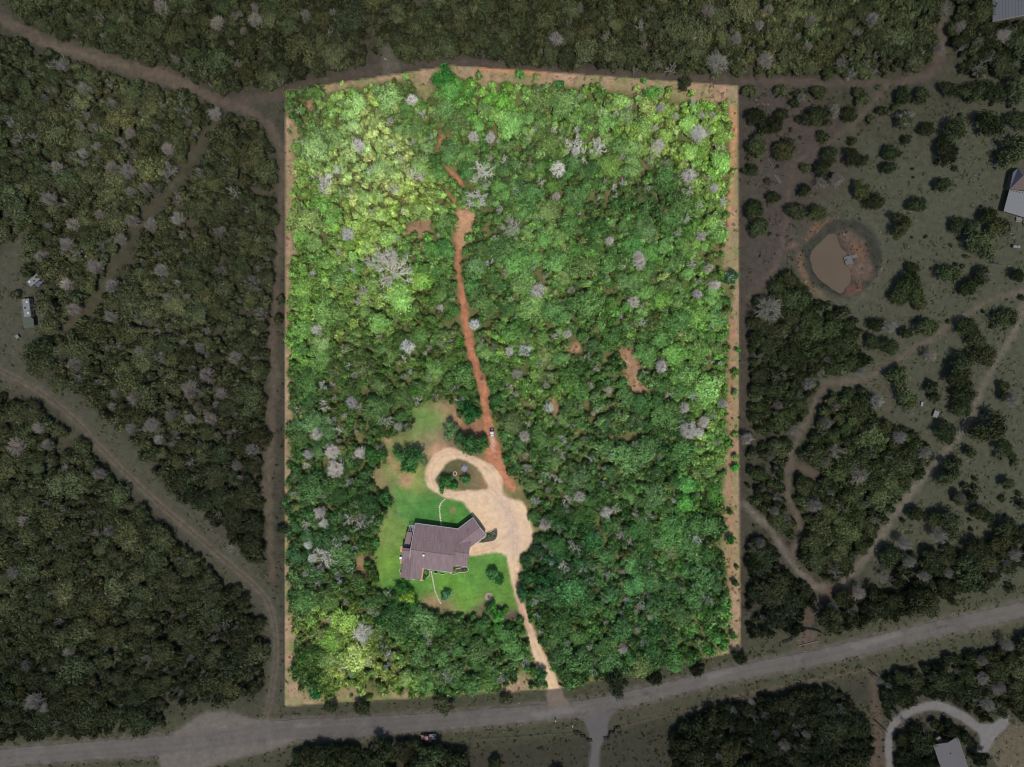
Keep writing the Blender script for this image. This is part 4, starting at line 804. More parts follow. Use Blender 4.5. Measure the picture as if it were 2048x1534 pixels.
# ------------------------------------------------------------------ plants: shapes
def crown_mesh(name, seed, lobes, leaves, ls, lo=0.35, flat=0.55, clump=0.19, rag=1.0):
    "a crown of leaf sprays gathered in many small uneven clumps under a ragged dome, radius 1 and height 1"
    g = np.random.default_rng(seed)
    th = g.random(lobes) * 6.283; ph = g.random(4) * 6.283
    edge = 1 + rag * (0.14 * np.sin(2 * th + ph[0]) + 0.12 * np.sin(3 * th + ph[1]) + 0.09 * np.sin(5 * th + ph[2]))
    rr = np.sqrt((np.arange(lobes) + 0.5) / lobes) * 0.90 * g.uniform(0.82, 1.08, lobes)
    top = np.sqrt(np.clip(1 - (rr / 1.04) ** 2, 0, 1)); cz = lo + (0.92 - lo) * top * g.uniform(0.62, 1.0, lobes)
    rr = rr * edge; cc = np.stack([rr * np.cos(th), rr * np.sin(th), cz], -1)
    lr = clump * g.uniform(0.7, 1.35, lobes); w = lr ** 2; i = g.choice(lobes, leaves, p=w / w.sum())
    d = g.normal(size=(leaves, 3)) * np.array([0.62, 0.62, 0.62 * flat]); p = cc[i] + d * lr[i][:, None] * 1.15
    n = d * 0.8 + cc[i] * np.array([0.45, 0.45, 0]) + 0.45 * g.normal(size=(leaves, 3)) + np.array([0, 0, 0.75]); n /= np.linalg.norm(n, axis=1)[:, None]
    out = np.stack([p[:, 0], p[:, 1], 0.3 * np.ones(leaves)], -1) + 0.6 * g.normal(size=(leaves, 3))
    t = np.cross(n, np.cross(out, n)); t /= np.linalg.norm(t, axis=1)[:, None] + 1e-9; b = np.cross(n, t)
    L = ls * g.uniform(0.55, 1.4, leaves)[:, None]; Wd = L * g.uniform(0.24, 0.46, leaves)[:, None]
    V = np.stack([p - t * L, p + b * Wd - t * L * 0.1, p + t * L, p - b * Wd - t * L * 0.1], 1).reshape(-1, 3)
    V[:, 2] = np.maximum(V[:, 2], 0.02)
    me = mesh_np(name, V, np.arange(leaves * 4).reshape(-1, 4), M['leaf'])
    a = me.attributes.new('leafv', 'FLOAT', 'FACE'); a.data.foreach_set('value', np.clip(0.5 + 0.20 * g.normal(size=leaves) + 0.55 * (g.random(lobes)[i] - 0.5), 0, 1).astype(np.float32))
    return me, cc
def sticks(name, segs, mat, seg=3):
    "many tapering sticks: (p0, p1, r0, r1)"
    V = []; F = []
    for p0, p1, r0, r1 in segs:
        p0 = Vector(p0); p1 = Vector(p1); d = (p1 - p0).normalized(); a = d.cross(Vector((0, 0, 1)) if abs(d.z) < 0.9 else Vector((1, 0, 0))).normalized(); b = d.cross(a); k = len(V)
        for p, r in ((p0, r0), (p1, r1)):
            for j in range(seg): t = 6.2832 * j / seg; V.append(p + (a * math.cos(t) + b * math.sin(t)) * r)
        for j in range(seg): F.append((k + j, k + (j + 1) % seg, k + seg + (j + 1) % seg, k + seg + j))
    me = mesh_np(name, [tuple(v) for v in V], F, M[mat])
    return me
def trunk_mesh(name, seed, cc):
    g = random.Random(seed); S_ = [((0, 0, -0.05), (0.02, 0.01, 0.36), 0.075, 0.05)]
    for c in cc[::5]: S_.append(((0.02, 0.01, 0.3), tuple(c), 0.035, 0.012))
    return sticks(name, S_, 'bark', 6)
def dead_mesh(name, seed, puff, thin=1.0):
    "a leafless tree: limbs, branches and twigs, radius 1, height 1"
    g = random.Random(seed); segs = []
    nl = 12 if puff else (7 if thin == 1.0 else 10)
    def grow(p, d, ln, r, lev, mx):
        n = 2 if lev < mx else 1; q_ = p
        for k in range(n):
            d = (d + Vector((g.gauss(0, .22), g.gauss(0, .22), g.gauss(0, .14)))).normalized(); e = q_ + d * ln / n; segs.append((tuple(q_), tuple(e), r * (1 - .3 * k), r * (.72 - .2 * k))); q_ = e
            if lev < mx:
                for _ in range((4 if lev == 0 else 5) if puff else (3 if lev == 0 else (2 if thin == 1.0 else 4))):
                    side = Vector((g.gauss(0, 1), g.gauss(0, 1), g.gauss(0.15, .6))).normalized()
                    grow(q_ - d * ln / n * g.random() * .6, (d * (1.0 if puff else 0.8) + side * (.6 if puff else .9)).normalized(), ln * g.uniform(.38, .62), r * (.5 if puff else .55), lev + 1, mx)
    base = Vector((0, 0, 0)); top = Vector((g.gauss(0, .04), g.gauss(0, .04), .45)); segs.append((tuple(base - Vector((0, 0, .05))), tuple(top), .055, .045))
    for k in range(nl):
        a = 6.283 * k / nl + g.gauss(0, .25); el = g.uniform(.1, 1.25) if puff else g.uniform(.05, .9)
        grow(Vector(top) * g.uniform(.75, 1.0), Vector((math.cos(a) * math.cos(el), math.sin(a) * math.cos(el), math.sin(el) * .8)), g.uniform(.55, .85) * (0.9 if puff else 1.0), .022 if puff else .030 * thin, 0, 2)
    V = np.array([s_[1] for s_ in segs]); rad = np.quantile(np.hypot(V[:, 0], V[:, 1]), .96); zt = max(V[:, 2].max(), 0.3)
    sc3 = Vector((1 / rad, 1 / rad, 1 / zt)); fl = .011 if puff else .012 * thin
    segs = [(tuple(a * b for a, b in zip(s_[0], sc3)), tuple(a * b for a, b in zip(s_[1], sc3)), max(s_[2], fl), max(s_[3], fl * .8)) for s_ in segs]
    for s_ in range(len(segs)):
        p0, p1, a_, b_ = segs[s_]; segs[s_] = ((p0[0], p0[1], max(p0[2], -0.05)), (p1[0], p1[1], max(p1[2], .06)), a_, b_)
    me = sticks(name, segs, 'wood')
    a = me.attributes.new('leafv', 'FLOAT', 'FACE'); a.data.foreach_set('value', np.repeat(np.random.default_rng(seed).random(len(segs)), 3).astype(np.float32))
    return me
OAK = []
for k in range(10):
    me, cc = crown_mesh(f'crown_{k}', 100 + k, 36 + 3 * (k % 5), 2400, 0.100); OAK.append((me, trunk_mesh(f'trunk_{k}', k, cc)))
LUMPY = []
for k in range(8):
    me, cc = crown_mesh(f'lumpy_crown_{k}', 150 + k, 19 + 2 * (k % 4), 1700, 0.10, lo=0.30, flat=0.85, clump=0.205, rag=1.7); LUMPY.append((me, trunk_mesh(f'lumpy_trunk_{k}', 70 + k, cc)))
SMALL = []
for k in range(6):
    me, cc = crown_mesh(f'small_crown_{k}', 200 + k, 18 + 2 * (k % 3), 1100, 0.15, clump=0.24); SMALL.append((me, trunk_mesh(f'small_trunk_{k}', 50 + k, cc)))
BUSH = [crown_mesh(f'bush_{k}', 300 + k, 9 + k % 4, 420, 0.22, lo=0.15, clump=0.32)[0] for k in range(6)]
TUFT = [crown_mesh(f'tuft_{k}', 400 + k, 4, 46, 0.42, lo=0.05, clump=0.4)[0] for k in range(3)]
def puff_mesh(name, seed, nt=190):
    "a round leafless crown of fine twigs on radiating limbs"
    g = random.Random(seed); segs = [((0, 0, -.05), (0, 0, .4), .05, .04)]; wob = [g.uniform(.72, 1.12) for _ in range(9)]
    def tip():
        a = g.random() * 6.283; e = math.asin(g.uniform(0.0, 1.0)); k = a / 6.283 * 9; r = (wob[int(k) % 9] * (1 - k % 1) + wob[(int(k) + 1) % 9] * (k % 1)) * g.uniform(.62, 1.0)
        return Vector((math.cos(a) * math.cos(e) * r, math.sin(a) * math.cos(e) * r, .42 + .55 * math.sin(e) * r))
    limbs = []
    for _ in range(15):
        t = tip() * .92; b = Vector((0, 0, g.uniform(.22, .42))); m = b.lerp(t, .5) + Vector((g.gauss(0, .07), g.gauss(0, .07), g.gauss(0, .04))); segs += [(tuple(b), tuple(m), .024, .017), (tuple(m), tuple(t), .017, .010)]; limbs.append((b, m, t))
    for _ in range(nt):
        t = tip(); b, m, e = min(g.sample(limbs, 6), key=lambda L: (L[2] - t).length); p = m.lerp(e, g.uniform(0, .8)) if g.random() < .7 else b.lerp(m, g.uniform(.4, 1)); q_ = p.lerp(t, .55) + Vector((g.gauss(0, .04), g.gauss(0, .04), g.gauss(0, .03)))
        segs += [(tuple(p), tuple(q_), .011, .009), (tuple(q_), tuple(t), .009, .007)]
        for _ in range(2): segs.append((tuple(q_.lerp(t, g.random())), tuple(t + Vector((g.gauss(0, .10), g.gauss(0, .10), g.gauss(0.02, .06)))), .008, .006))
    me = sticks(name, segs, 'wood'); a = me.attributes.new('leafv', 'FLOAT', 'FACE'); a.data.foreach_set('value', np.repeat(np.random.default_rng(seed).random(len(segs)), 3).astype(np.float32)); return me
PUFF = [puff_mesh(f'dead_{k}', 500 + k) for k in range(8)]
WISP = [puff_mesh(f'wisp_{k}', 530 + k, 48) for k in range(5)]
SNAG = [dead_mesh(f'snag_{k}', 600 + k, False) for k in range(7)]
GREAT = [dead_mesh(f'great_snag_{k}', 650 + k, False, 0.62) for k in range(4)]

# ------------------------------------------------------------------ plants: colours over the plan (dimming outside the lot and upper-left haze put in)
TINT_IN = [(610, 220, 62, 92, 55), (660, 250, 92, 118, 72), (700, 195, 122, 148, 72), (720, 290, 154, 166, 128), (700, 335, 146, 160, 114), (800, 230, 84, 108, 60), (760, 330, 134, 150, 100), (650, 340, 106, 130, 70), (620, 450, 100, 140, 52), (740, 440, 134, 156, 82), (800, 425, 126, 150, 72), (700, 560, 100, 130, 60), (640, 585, 96, 130, 56), (590, 680, 92, 136, 50), (650, 500, 84, 110, 60),  # pale anchors at the upper left paint a haze glow into the leaves
 (860, 500, 74, 114, 60), (895, 160, 55, 94, 45), (880, 260, 74, 104, 58), (1000, 195, 96, 136, 56), (1000, 330, 70, 100, 60), (1080, 230, 85, 110, 64), (1160, 230, 86, 116, 60), (1300, 230, 122, 146, 76), (1400, 240, 116, 146, 66), (1430, 330, 112, 142, 66), (1250, 310, 106, 130, 66), (1200, 380, 58, 88, 54), (1300, 400, 58, 88, 54), (1150, 420, 68, 98, 55), (1100, 500, 86, 120, 64), (1250, 500, 75, 110, 60), (1400, 500, 86, 122, 60),
 (1100, 600, 82, 112, 60), (1250, 600, 76, 110, 60), (1400, 620, 82, 116, 60), (960, 560, 70, 104, 60), (782, 592, 110, 140, 60), (700, 650, 86, 106, 55), (820, 650, 70, 95, 50), (650, 760, 64, 90, 50), (750, 760, 66, 90, 50), (880, 740, 76, 106, 50), (1060, 720, 82, 112, 55), (1180, 720, 58, 92, 54), (1300, 700, 76, 106, 60), (1400, 720, 86, 122, 60), (620, 850, 64, 94, 64), (720, 830, 60, 85, 50), (1100, 820, 82, 112, 55), (1200, 880, 65, 95, 64),
 (1300, 840, 60, 90, 54), (1450, 830, 88, 128, 56), (1420, 900, 106, 136, 72), (1350, 930, 48, 84, 54), (1100, 920, 76, 106, 60), (1200, 980, 65, 95, 60), (1300, 980, 65, 100, 55), (1400, 980, 75, 120, 55), (1420, 1040, 45, 80, 45), (1150, 1050, 44, 80, 50), (1250, 1080, 60, 95, 60), (1350, 1080, 70, 110, 60), (1100, 1150, 40, 75, 55), (1250, 1150, 60, 95, 64), (1400, 1150, 55, 90, 60), (1150, 1250, 60, 95, 55), (1300, 1230, 60, 95, 60), (1440, 1240, 64, 110, 56), (1250, 1330, 55, 90, 55),
 (620, 950, 60, 90, 55), (720, 980, 50, 80, 50), (650, 1060, 55, 85, 60), (620, 1180, 55, 85, 60), (720, 1150, 60, 85, 45), (640, 1240, 106, 126, 65), (700, 1312, 130, 144, 64), (760, 1330, 112, 130, 62), (620, 1320, 55, 85, 50), (800, 1250, 55, 90, 55), (880, 1300, 75, 105, 64), (980, 1290, 65, 100, 60), (1000, 1220, 60, 106, 50), (680, 1265, 116, 134, 62), (900, 1240, 60, 90, 50), (1040, 880, 62, 94, 58), (940, 800, 50, 82, 48)]
TINT_OUT_DIMMED = [(200, 60, 46, 49, 36), (450, 80, 42, 45, 34), (700, 60, 42, 43, 33), (950, 60, 44, 46, 34), (1200, 70, 49, 50, 36), (1400, 80, 50, 51, 36), (1530, 80, 62, 62, 41), (1750, 80, 50, 53, 38), (2000, 90, 38, 42, 31), (60, 200, 44, 48, 37), (200, 230, 60, 60, 43), (330, 260, 52, 54, 40), (480, 330, 42, 46, 35), (100, 400, 50, 52, 40), (250, 450, 57, 57, 42), (420, 480, 50, 51, 39), (520, 560, 48, 50, 38), (300, 620, 53, 54, 41), (430, 720, 49, 51, 38), (200, 700, 50, 51, 39), (330, 830, 51, 52, 40),  # leaf tints outside the lot have the dimming painted in
 (470, 880, 42, 45, 35), (420, 1000, 37, 41, 33), (80, 880, 47, 49, 38), (150, 1000, 48, 50, 38), (300, 1150, 49, 50, 38), (100, 1200, 50, 51, 39), (420, 1250, 42, 44, 35), (200, 1350, 41, 43, 34), (400, 1380, 38, 41, 33), (60, 1400, 36, 39, 31), (700, 1520, 40, 43, 32), (880, 1510, 48, 50, 38), (1530, 250, 36, 40, 28), (1700, 300, 36, 41, 28), (1900, 280, 30, 36, 27), (1980, 450, 34, 41, 30), (1820, 580, 42, 51, 31), (1560, 680, 36, 42, 31), (1650, 680, 40, 49, 31), (1780, 680, 36, 44, 30), (1940, 700, 38, 43, 32), (1540, 900, 40, 47, 30), (1680, 880, 44, 52, 34), (1760, 950, 48, 55, 36), (1660, 1050, 48, 54, 36), (1900, 1000, 38, 43, 31), (1900, 1130, 40, 44, 33), (1540, 1180, 30, 35, 28), (1700, 1220, 30, 35, 28), (1830, 1200, 34, 37, 28), (1500, 1450, 28, 32, 27), (1650, 1430, 30, 35, 28), (1850, 1370, 32, 38, 29), (2000, 1340, 42, 45, 34), (1860, 1470, 26, 32, 26)]
_ti = np.array(TINT_IN, float); _to = np.array(TINT_OUT_DIMMED, float); _til = lin(_ti[:, 2:]); _tol = lin(_to[:, 2:])
def tints(x, y, inside, g, vary=0.25):
    x = np.asarray(x, float); y = np.asarray(y, float); out = np.zeros((len(x), 3))
    for sel, A_, Lc, s_ in ((inside, _ti, _til, 34.0), (~inside, _to, _tol, 60.0)):
        if not sel.any(): continue
        d = ((x[sel][:, None] - A_[:, 0]) ** 2 + (y[sel][:, None] - A_[:, 1]) ** 2) / (2 * s_ * s_)
        w = np.exp(-(d - d.min(1)[:, None])); out[sel] = (w @ Lc) / w.sum(1)[:, None]
    n = len(x); out *= np.exp(vary * np.clip(g.normal(size=n), -1.7, 1.4))[:, None]
    h = g.normal(size=n) * 0.075; out *= np.stack([1 + h * 1.5, 1 + 0 * h, 1 - np.maximum(h, -.05) * 0.8], -1)
    l = out @ np.array([.3, .6, .1]); ds = np.where(inside, 0.38, 0.58)[:, None] + 0.10 * g.normal(size=n)[:, None]; dry = (g.random(n) < 0.06)[:, None]  # outside foliage is greyed more for the dimmed look
    out = out * (1 - ds) + ds * l[:, None] * np.array([1.04, 1.0, .86]); out = np.where(dry, 0.55 * out + 0.45 * l[:, None] * np.array([1.25, 1.0, .66]), out); out = np.where(inside[:, None], out, out * np.array([1.16, 1.06, 1.06])); out *= np.where(inside, 1 / (1 + np.maximum(l - .16, 0) * 1.2), 1.16)[:, None]
    return np.clip(out / K_LEAF, 0.006, 0.6)

# ------------------------------------------------------------------ plants: where they stand
WOODS = [[(30, -60), (30, 40), (100, 78), (190, 100), (280, 126), (322, 134), (345, 128), (380, 168), (450, 184), (560, 172), (640, 150), (700, 138), (762, 140), (764, 108), (778, 92), (792, 110), (806, 128), (900, 112), (1000, 124), (1100, 134), (1250, 140), (1480, 150), (1620, 154), (1780, 158), (1850, 138), (1868, 60), (1870, -60)],
 [(1905, -60), (1976, -60), (1984, 45), (2120, 50), (2120, 150), (1930, 152), (1900, 120)], [(-60, 60), (0, 74), (60, 92), (150, 128), (290, 168), (360, 184), (425, 216), (428, 248), (360, 330), (318, 385), (262, 440), (236, 500), (196, 575), (165, 622), (112, 655), (84, 632), (80, 600), (104, 560), (78, 535), (50, 548), (64, 466), (20, 470), (0, 516), (-60, 530)],
 [(452, 228), (505, 246), (540, 282), (552, 350), (550, 560), (538, 620), (534, 700), (540, 750), (530, 800), (528, 1000), (532, 1130), (505, 1120), (430, 1045), (385, 1005), (342, 982), (290, 915), (240, 870), (170, 795), (132, 762), (85, 745), (58, 710), (70, 690), (112, 690), (160, 655), (236, 575), (280, 500), (330, 418), (392, 340), (444, 262)],
 [(-60, 790), (0, 790), (60, 806), (120, 848), (180, 898), (260, 988), (330, 1058), (410, 1120), (480, 1186), (524, 1235), (533, 1300), (522, 1385), (440, 1402), (345, 1402), (330, 1452), (180, 1466), (-60, 1476)],
 [(590, 1500), (620, 1484), (740, 1494), (790, 1470), (835, 1478), (870, 1486), (930, 1494), (948, 1600), (560, 1600)], [(1350, 1600), (1340, 1475), (1384, 1432), (1440, 1412), (1500, 1398), (1640, 1374), (1696, 1394), (1732, 1450), (1742, 1600)],
 [(1758, 1354), (1900, 1312), (2110, 1270), (2110, 1440), (1994, 1436), (1976, 1440), (1900, 1402), (1850, 1394), (1800, 1410), (1772, 1444), (1766, 1400)], [(1792, 1452), (1830, 1424), (1880, 1416), (1950, 1462), (1958, 1498), (1930, 1490), (1896, 1484), (1880, 1480), (1870, 1495), (1880, 1560), (1785, 1560)],
 [(1492, 700), (1512, 600), (1560, 552), (1600, 552), (1650, 604), (1705, 624), (1716, 690), (1728, 738), (1640, 758), (1622, 785), (1600, 860), (1560, 865), (1492, 880)], [(1492, 880), (1574, 880), (1570, 1000), (1590, 1040), (1588, 1078), (1565, 1062), (1530, 1025), (1512, 1008), (1492, 965)],
 [(1655, 778), (1720, 778), (1744, 792), (1744, 842), (1800, 852), (1850, 892), (1868, 920), (1808, 990), (1786, 1040), (1748, 1100), (1700, 1148), (1662, 1156), (1612, 1136), (1594, 1106), (1610, 1050), (1592, 980), (1592, 952), (1625, 966), (1642, 948), (1612, 920), (1618, 862)], [(1486, 1064), (1530, 1080), (1560, 1115), (1618, 1170), (1628, 1206), (1600, 1258), (1520, 1268), (1486, 1268)],
 [(1780, 1120), (1830, 1100), (1940, 1110), (2010, 1060), (2120, 1050), (2120, 1120), (1990, 1150), (1950, 1170), (1880, 1190), (1790, 1170)], [(1640, 1230), (1690, 1180), (1760, 1180), (1880, 1190), (1860, 1225), (1760, 1232), (1690, 1262), (1650, 1262)]]
_cx, _cy = np.meshgrid(GX0 + GST * 2 * np.arange(GNX // 2), GY0 + GST * 2 * np.arange(GNY // 2)); _sh = _cx.shape; _a, _b = _cx.ravel(), _cy.ravel()
D_LOT = f_lot(_a, _b)
D_CLR = np.minimum.reduce([f_clr(_a, _b), f_drive0(_a, _b) - 3, f_red(_a, _b) - 2.5, f_bare(_a, _b)] + [f(_a, _b) + (3.0 if k in (0, 1, 2, 5) else -2.0) for k, f in enumerate(f_strips)])
D_OPEN = np.minimum.reduce([f(_a, _b) for f in f_tr.values()] + [f_road(_a, _b) - 8, f_pull(_a, _b) - 4, f_loop(_a, _b) - 6, f_field(_a, _b), f_glade(_a, _b), f_pond(_a, _b) - 6, f_side(_a, _b) - 6, f_ditch(_a, _b), np.hypot(_a - 858, (_b - 1470) * 1.5) - 24, poly(zo(1740, 1380, 6.65, [(850, 660), (980, 620), (1240, 720), (1400, 1200), (1000, 1200), (880, 760)]))(_a, _b)])
D_WOOD = np.minimum.reduce([poly(p)(_a, _b) for p in WOODS])
def look(D, x, y):
    i = np.clip(((np.asarray(x) - GX0) / (2 * GST)).round().astype(int), 0, _sh[1] - 1); j = np.clip(((np.asarray(y) - GY0) / (2 * GST)).round().astype(int), 0, _sh[0] - 1)
    return D.reshape(_sh)[j, i]
class Cells:
    def __init__(s, c): s.c = c; s.d = {}
    def free(s, x, y, r, k):
        i, j = int(x // s.c), int(y // s.c)
        for a in range(i - 2, i + 3):
            for b in range(j - 2, j + 3):
                for (u, v, w_) in s.d.get((a, b), ()):
                    if (u - x) ** 2 + (v - y) ** 2 < (k * (r + w_)) ** 2: return False
        return True
    def put(s, x, y, r): s.d.setdefault((int(x // s.c), int(y // s.c)), []).append((x, y, r))

# named single trees of the open ground (plan x, y, radius) and of the clearing
LONE = [(1499,174,14),(1564,173,13),(1638,179,14),(1600,192,13),(1717,173,11),(1724,200,13),(1897,176,15),(1807,192,17),(1845,192,16),(1949,186,28),(1985,183,26),(2027,183,26),(1512,235,22),(1546,249,22),(1564,228,14),(1636,231,24),(1698,228,18),(1809,238,20),(1854,258,16),(1913,258,27),(1981,244,28),(2037,238,20),(1815,279,10),(1897,303,23),(1783,306,17),(1779,339,17),(1659,310,17),(1643,336,16),(1704,313,18),(1727,323,11),(1509,297,26),(1568,300,24),(1502,339,14),(1608,381,14),(1546,394,14),(1509,420,21),(1594,422,20),(1634,425,18),(1724,381,20),(1750,404,19),(1887,373,19),(1835,409,18),(1799,450,26),(1519,456,20),(1915,448,15),(1942,451,14),(1975,430,18),(1998,455,22),(1955,482,29),(2027,300,32),
 (1818,566,24),(1800,592,21),(1836,590,20),(1825,537,14),(1840,610,14),(1897,547,22),(1965,553,18),(1939,573,20),(2034,550,14),(1854,657,22),(1929,644,22),(2011,635,22),(1952,680,22),(1968,710,24),(1920,729,26),(1916,759,24),(1929,791,24),(1923,820,20),(1893,863,22),(1975,856,36),(1799,762,26),(1815,798,22),(1864,775,13),(1872,795,11),(2008,772,12),(2011,791,12),(1753,651,16),(1747,684,16),(1779,693,20),(1812,664,14),(1937,904,12),(1894,947,25),(1912,923,13),(2015,970,14),(2044,1011,11),(2006,897,20),(1831,1029,17),(1871,1038,17),(1900,1040,26),(1918,997,14),(1944,994,12),(1956,1026,16),(1974,1035,14),(1953,1096,22),(2012,1055,22),(2003,1085,22),(1780,1114,22),(1865,1117,24),(1894,1099,14),(1930,1135,26),(1953,1167,26),(2017,1135,18),(1830,1202,34),(1862,1208,22),(1753,1211,28),(1883,1173,20),(1665,1240,30),(1683,1187,18),
 (75,700,22),(85,725,20),(70,740,14),(95,610,22),(100,650,18),(115,765,16),(60,490,14),(888,1408,22),(660,1412,13),(725,1415,16),(1010,1395,11),(1230,1368,22),(1310,1356,14),(1395,1340,14),(1372,165,13),(1483,1310,16),(565,1060,9),(556,640,9),(560,600,8),(700,1510,20),(760,1505,24),(805,1502,16),(862,1516,26),(912,1520,22),(990,1534,14),(640,1510,20),(1120,1560,20),(1405,1455,26),(1960,1515,18),(1385,1490,26),(30,590,9)]
LONE_IN = [(826, 918, 25, 52, 82, 52), (822, 935, 15, 50, 82, 48), (902, 858, 19, 78, 98, 72), (940, 888, 24, 52, 78, 50), (920, 880, 15, 60, 86, 58), (962, 890, 15, 54, 88, 48), (890, 966, 15, 50, 88, 48), (930, 962, 10, 64, 104, 66), (908, 972, 9, 58, 100, 55), (892, 1192, 10, 92, 128, 108), (985, 1150, 12, 72, 110, 72), (998, 1160, 11, 55, 95, 55), (985, 1223, 14, 58, 98, 50), (998, 1235, 12, 78, 130, 58), (1012, 1222, 7, 92, 130, 58),
 (745, 912, 19, 48, 80, 44), (770, 1000, 14, 52, 86, 50), (752, 1085, 9, 66, 112, 62), (760, 1240, 12, 48, 82, 46), (805, 1178, 14, 52, 88, 46), (815, 1192, 14, 120, 138, 52), (825, 1206, 12, 55, 90, 55), (1082, 1350, 15, 58, 88, 62), (938, 822, 20, 38, 74, 44), (884, 151, 22, 45, 86, 42), (1000, 200, 24, 94, 130, 56), (1040, 148, 9, 80, 120, 70), (1118, 170, 9, 62, 105, 62), (1306, 186, 15, 88, 128, 66), (1288, 160, 6, 80, 130, 60), (1461, 553, 15, 48, 78, 60), (629, 1384, 12, 46, 92, 60), (1470, 935, 8, 70, 140, 60), (1476, 700, 5, 80, 130, 60), (1463, 1080, 9, 44, 88, 46), (990, 1345, 10, 74, 104, 66), (1090, 1155, 16, 36, 72, 48), (1045, 1185, 14, 44, 80, 56)]
DEAD_IN = """604 280 8 s,714 287 14 p,784 286 8 s,799 313 9 s,821 347 13 s,839 352 10 s,967 339 22 s,946 269 12 p,980 271 11 p,1011 318 9 s,742 422 9 p,693 467 14 p,784 373 11 s,646 365 22 s,954 394 20 s,1019 454 22 s,1001 420 8 s,753 508 20 s,790 512 18 s,946 355 8 s,881 156 6 s,821 196 13 p,1324 212 10 p,1234 222 8 p,1406 225 8 p,1429 225 9 p,1354 230 9 p,1401 262 18 p,1317 289 15 p,1150 284 20 s,1197 290 18 s,1161 305 15 s,1116 334 17 p,1382 349 16 p,1335 319 10 s,1302 318 7 s,1421 350 12 s,1432 373 10 p,1377 381 12 s,1402 409 9 p,1375 436 10 s,1450 399 9 s,1358 463 8 p,1406 469 11 p,1084 362 9 s,1112 391 10 p,1070 254 7 p,1106 258 9 p,1155 255 7 p,1260 211 7 s,1280 511 12 p,1221 480 10 p,1442 295 10 s,1072 180 6 s,1389 198 6 p,
724 581 12 s,714 602 8 s,766 592 9 p,784 540 38 s,752 520 20 s,630 658 13 p,686 697 9 p,813 692 15 p,804 719 11 s,885 669 9 s,881 688 7 s,901 682 7 s,948 648 12 p,707 750 9 p,806 753 8 p,820 744 7 p,849 706 6 p,643 771 10 s,662 769 6 s,667 795 6 p,701 805 13 p,645 813 11 s,688 831 7 p,770 844 11 s,796 853 10 p,813 852 9 p,630 868 13 p,659 842 10 s,675 860 9 s,832 800 11 s,872 793 8 s,918 802 9 s,909 779 8 s,1019 703 11 p,1032 748 11 p,1018 776 9 s,977 523 9 s,710 864 6 p,654 894 8 p,676 883 6 p,622 544 6 p,
1076 581 17 p,1109 583 5 p,1124 604 6 s,1281 522 15 p,1270 603 13 p,1288 645 9 p,1270 646 6 s,1419 535 11 p,1433 568 12 p,1397 587 11 p,1461 552 10 s,1385 526 10 s,1135 667 10 p,1110 672 9 p,1050 701 14 p,1079 729 8 s,1040 748 9 p,1101 753 7 s,1092 771 8 p,1081 783 8 p,1182 771 9 p,1193 791 8 p,1098 815 12 p,1162 815 6 p,1218 779 9 p,1325 732 14 p,1435 758 9 s,1390 792 9 s,1371 815 11 p,1450 808 10 p,1367 836 9 s,1411 844 13 p,1382 862 19 p,1400 865 11 p,1049 873 12 p,1126 877 9 s,1172 878 6 p,1111 847 6 p,1341 789 9 s,1056 849 7 s,1145 547 5 p,1437 886 8 s,1187 827 6 p,
1050 913 7 s,1126 912 9 s,1111 899 6 s,1183 919 8 s,1090 957 14 s,1114 963 11 s,1098 982 8 p,1153 976 6 p,1159 996 13 p,1136 1002 13 s,1214 1027 13 p,1090 1051 14 p,1122 1060 10 s,1198 1070 6 p,1058 938 8 s,1128 1135 11 s,1104 1129 7 p,1167 1142 10 s,1186 1138 7 s,1155 1101 9 s,1399 1076 14 s,1283 1207 10 s,1417 1207 14 s,1248 1301 11 p,1214 1248 6 p,1208 938 5 p,1245 1070 12 s,1305 1132 8 s,1302 1035 10 s,1072 1004 10 s,615 910 11 p,609 932 9 p,661 906 16 p,667 940 19 p,681 919 6 p,717 907 13 p,700 963 7 s,586 990 9 p,645 995 6 s,636 1029 13 p,610 1054 10 s,645 1050 11 p,694 1041 11 s,716 1052 13 s,744 1042 9 s,720 1034 7 s,614 1093 10 p,672 1088 10 s,710 1098 6 s,669 1041 6 p,
645 1113 24 s,623 1119 10 p,638 1140 9 s,698 1143 8 s,739 1225 9 p,754 1231 5 s,723 1270 20 p,765 1297 8 s,850 1272 9 s,656 1243 9 p,690 1205 8 p,633 1171 7 s,775 1190 6 s,736 1329 8 s,700 1352 7 p,894 1355 10 s,876 1370 6 s,988 1340 5 s,771 1338 6 s,965 762 4 s"""
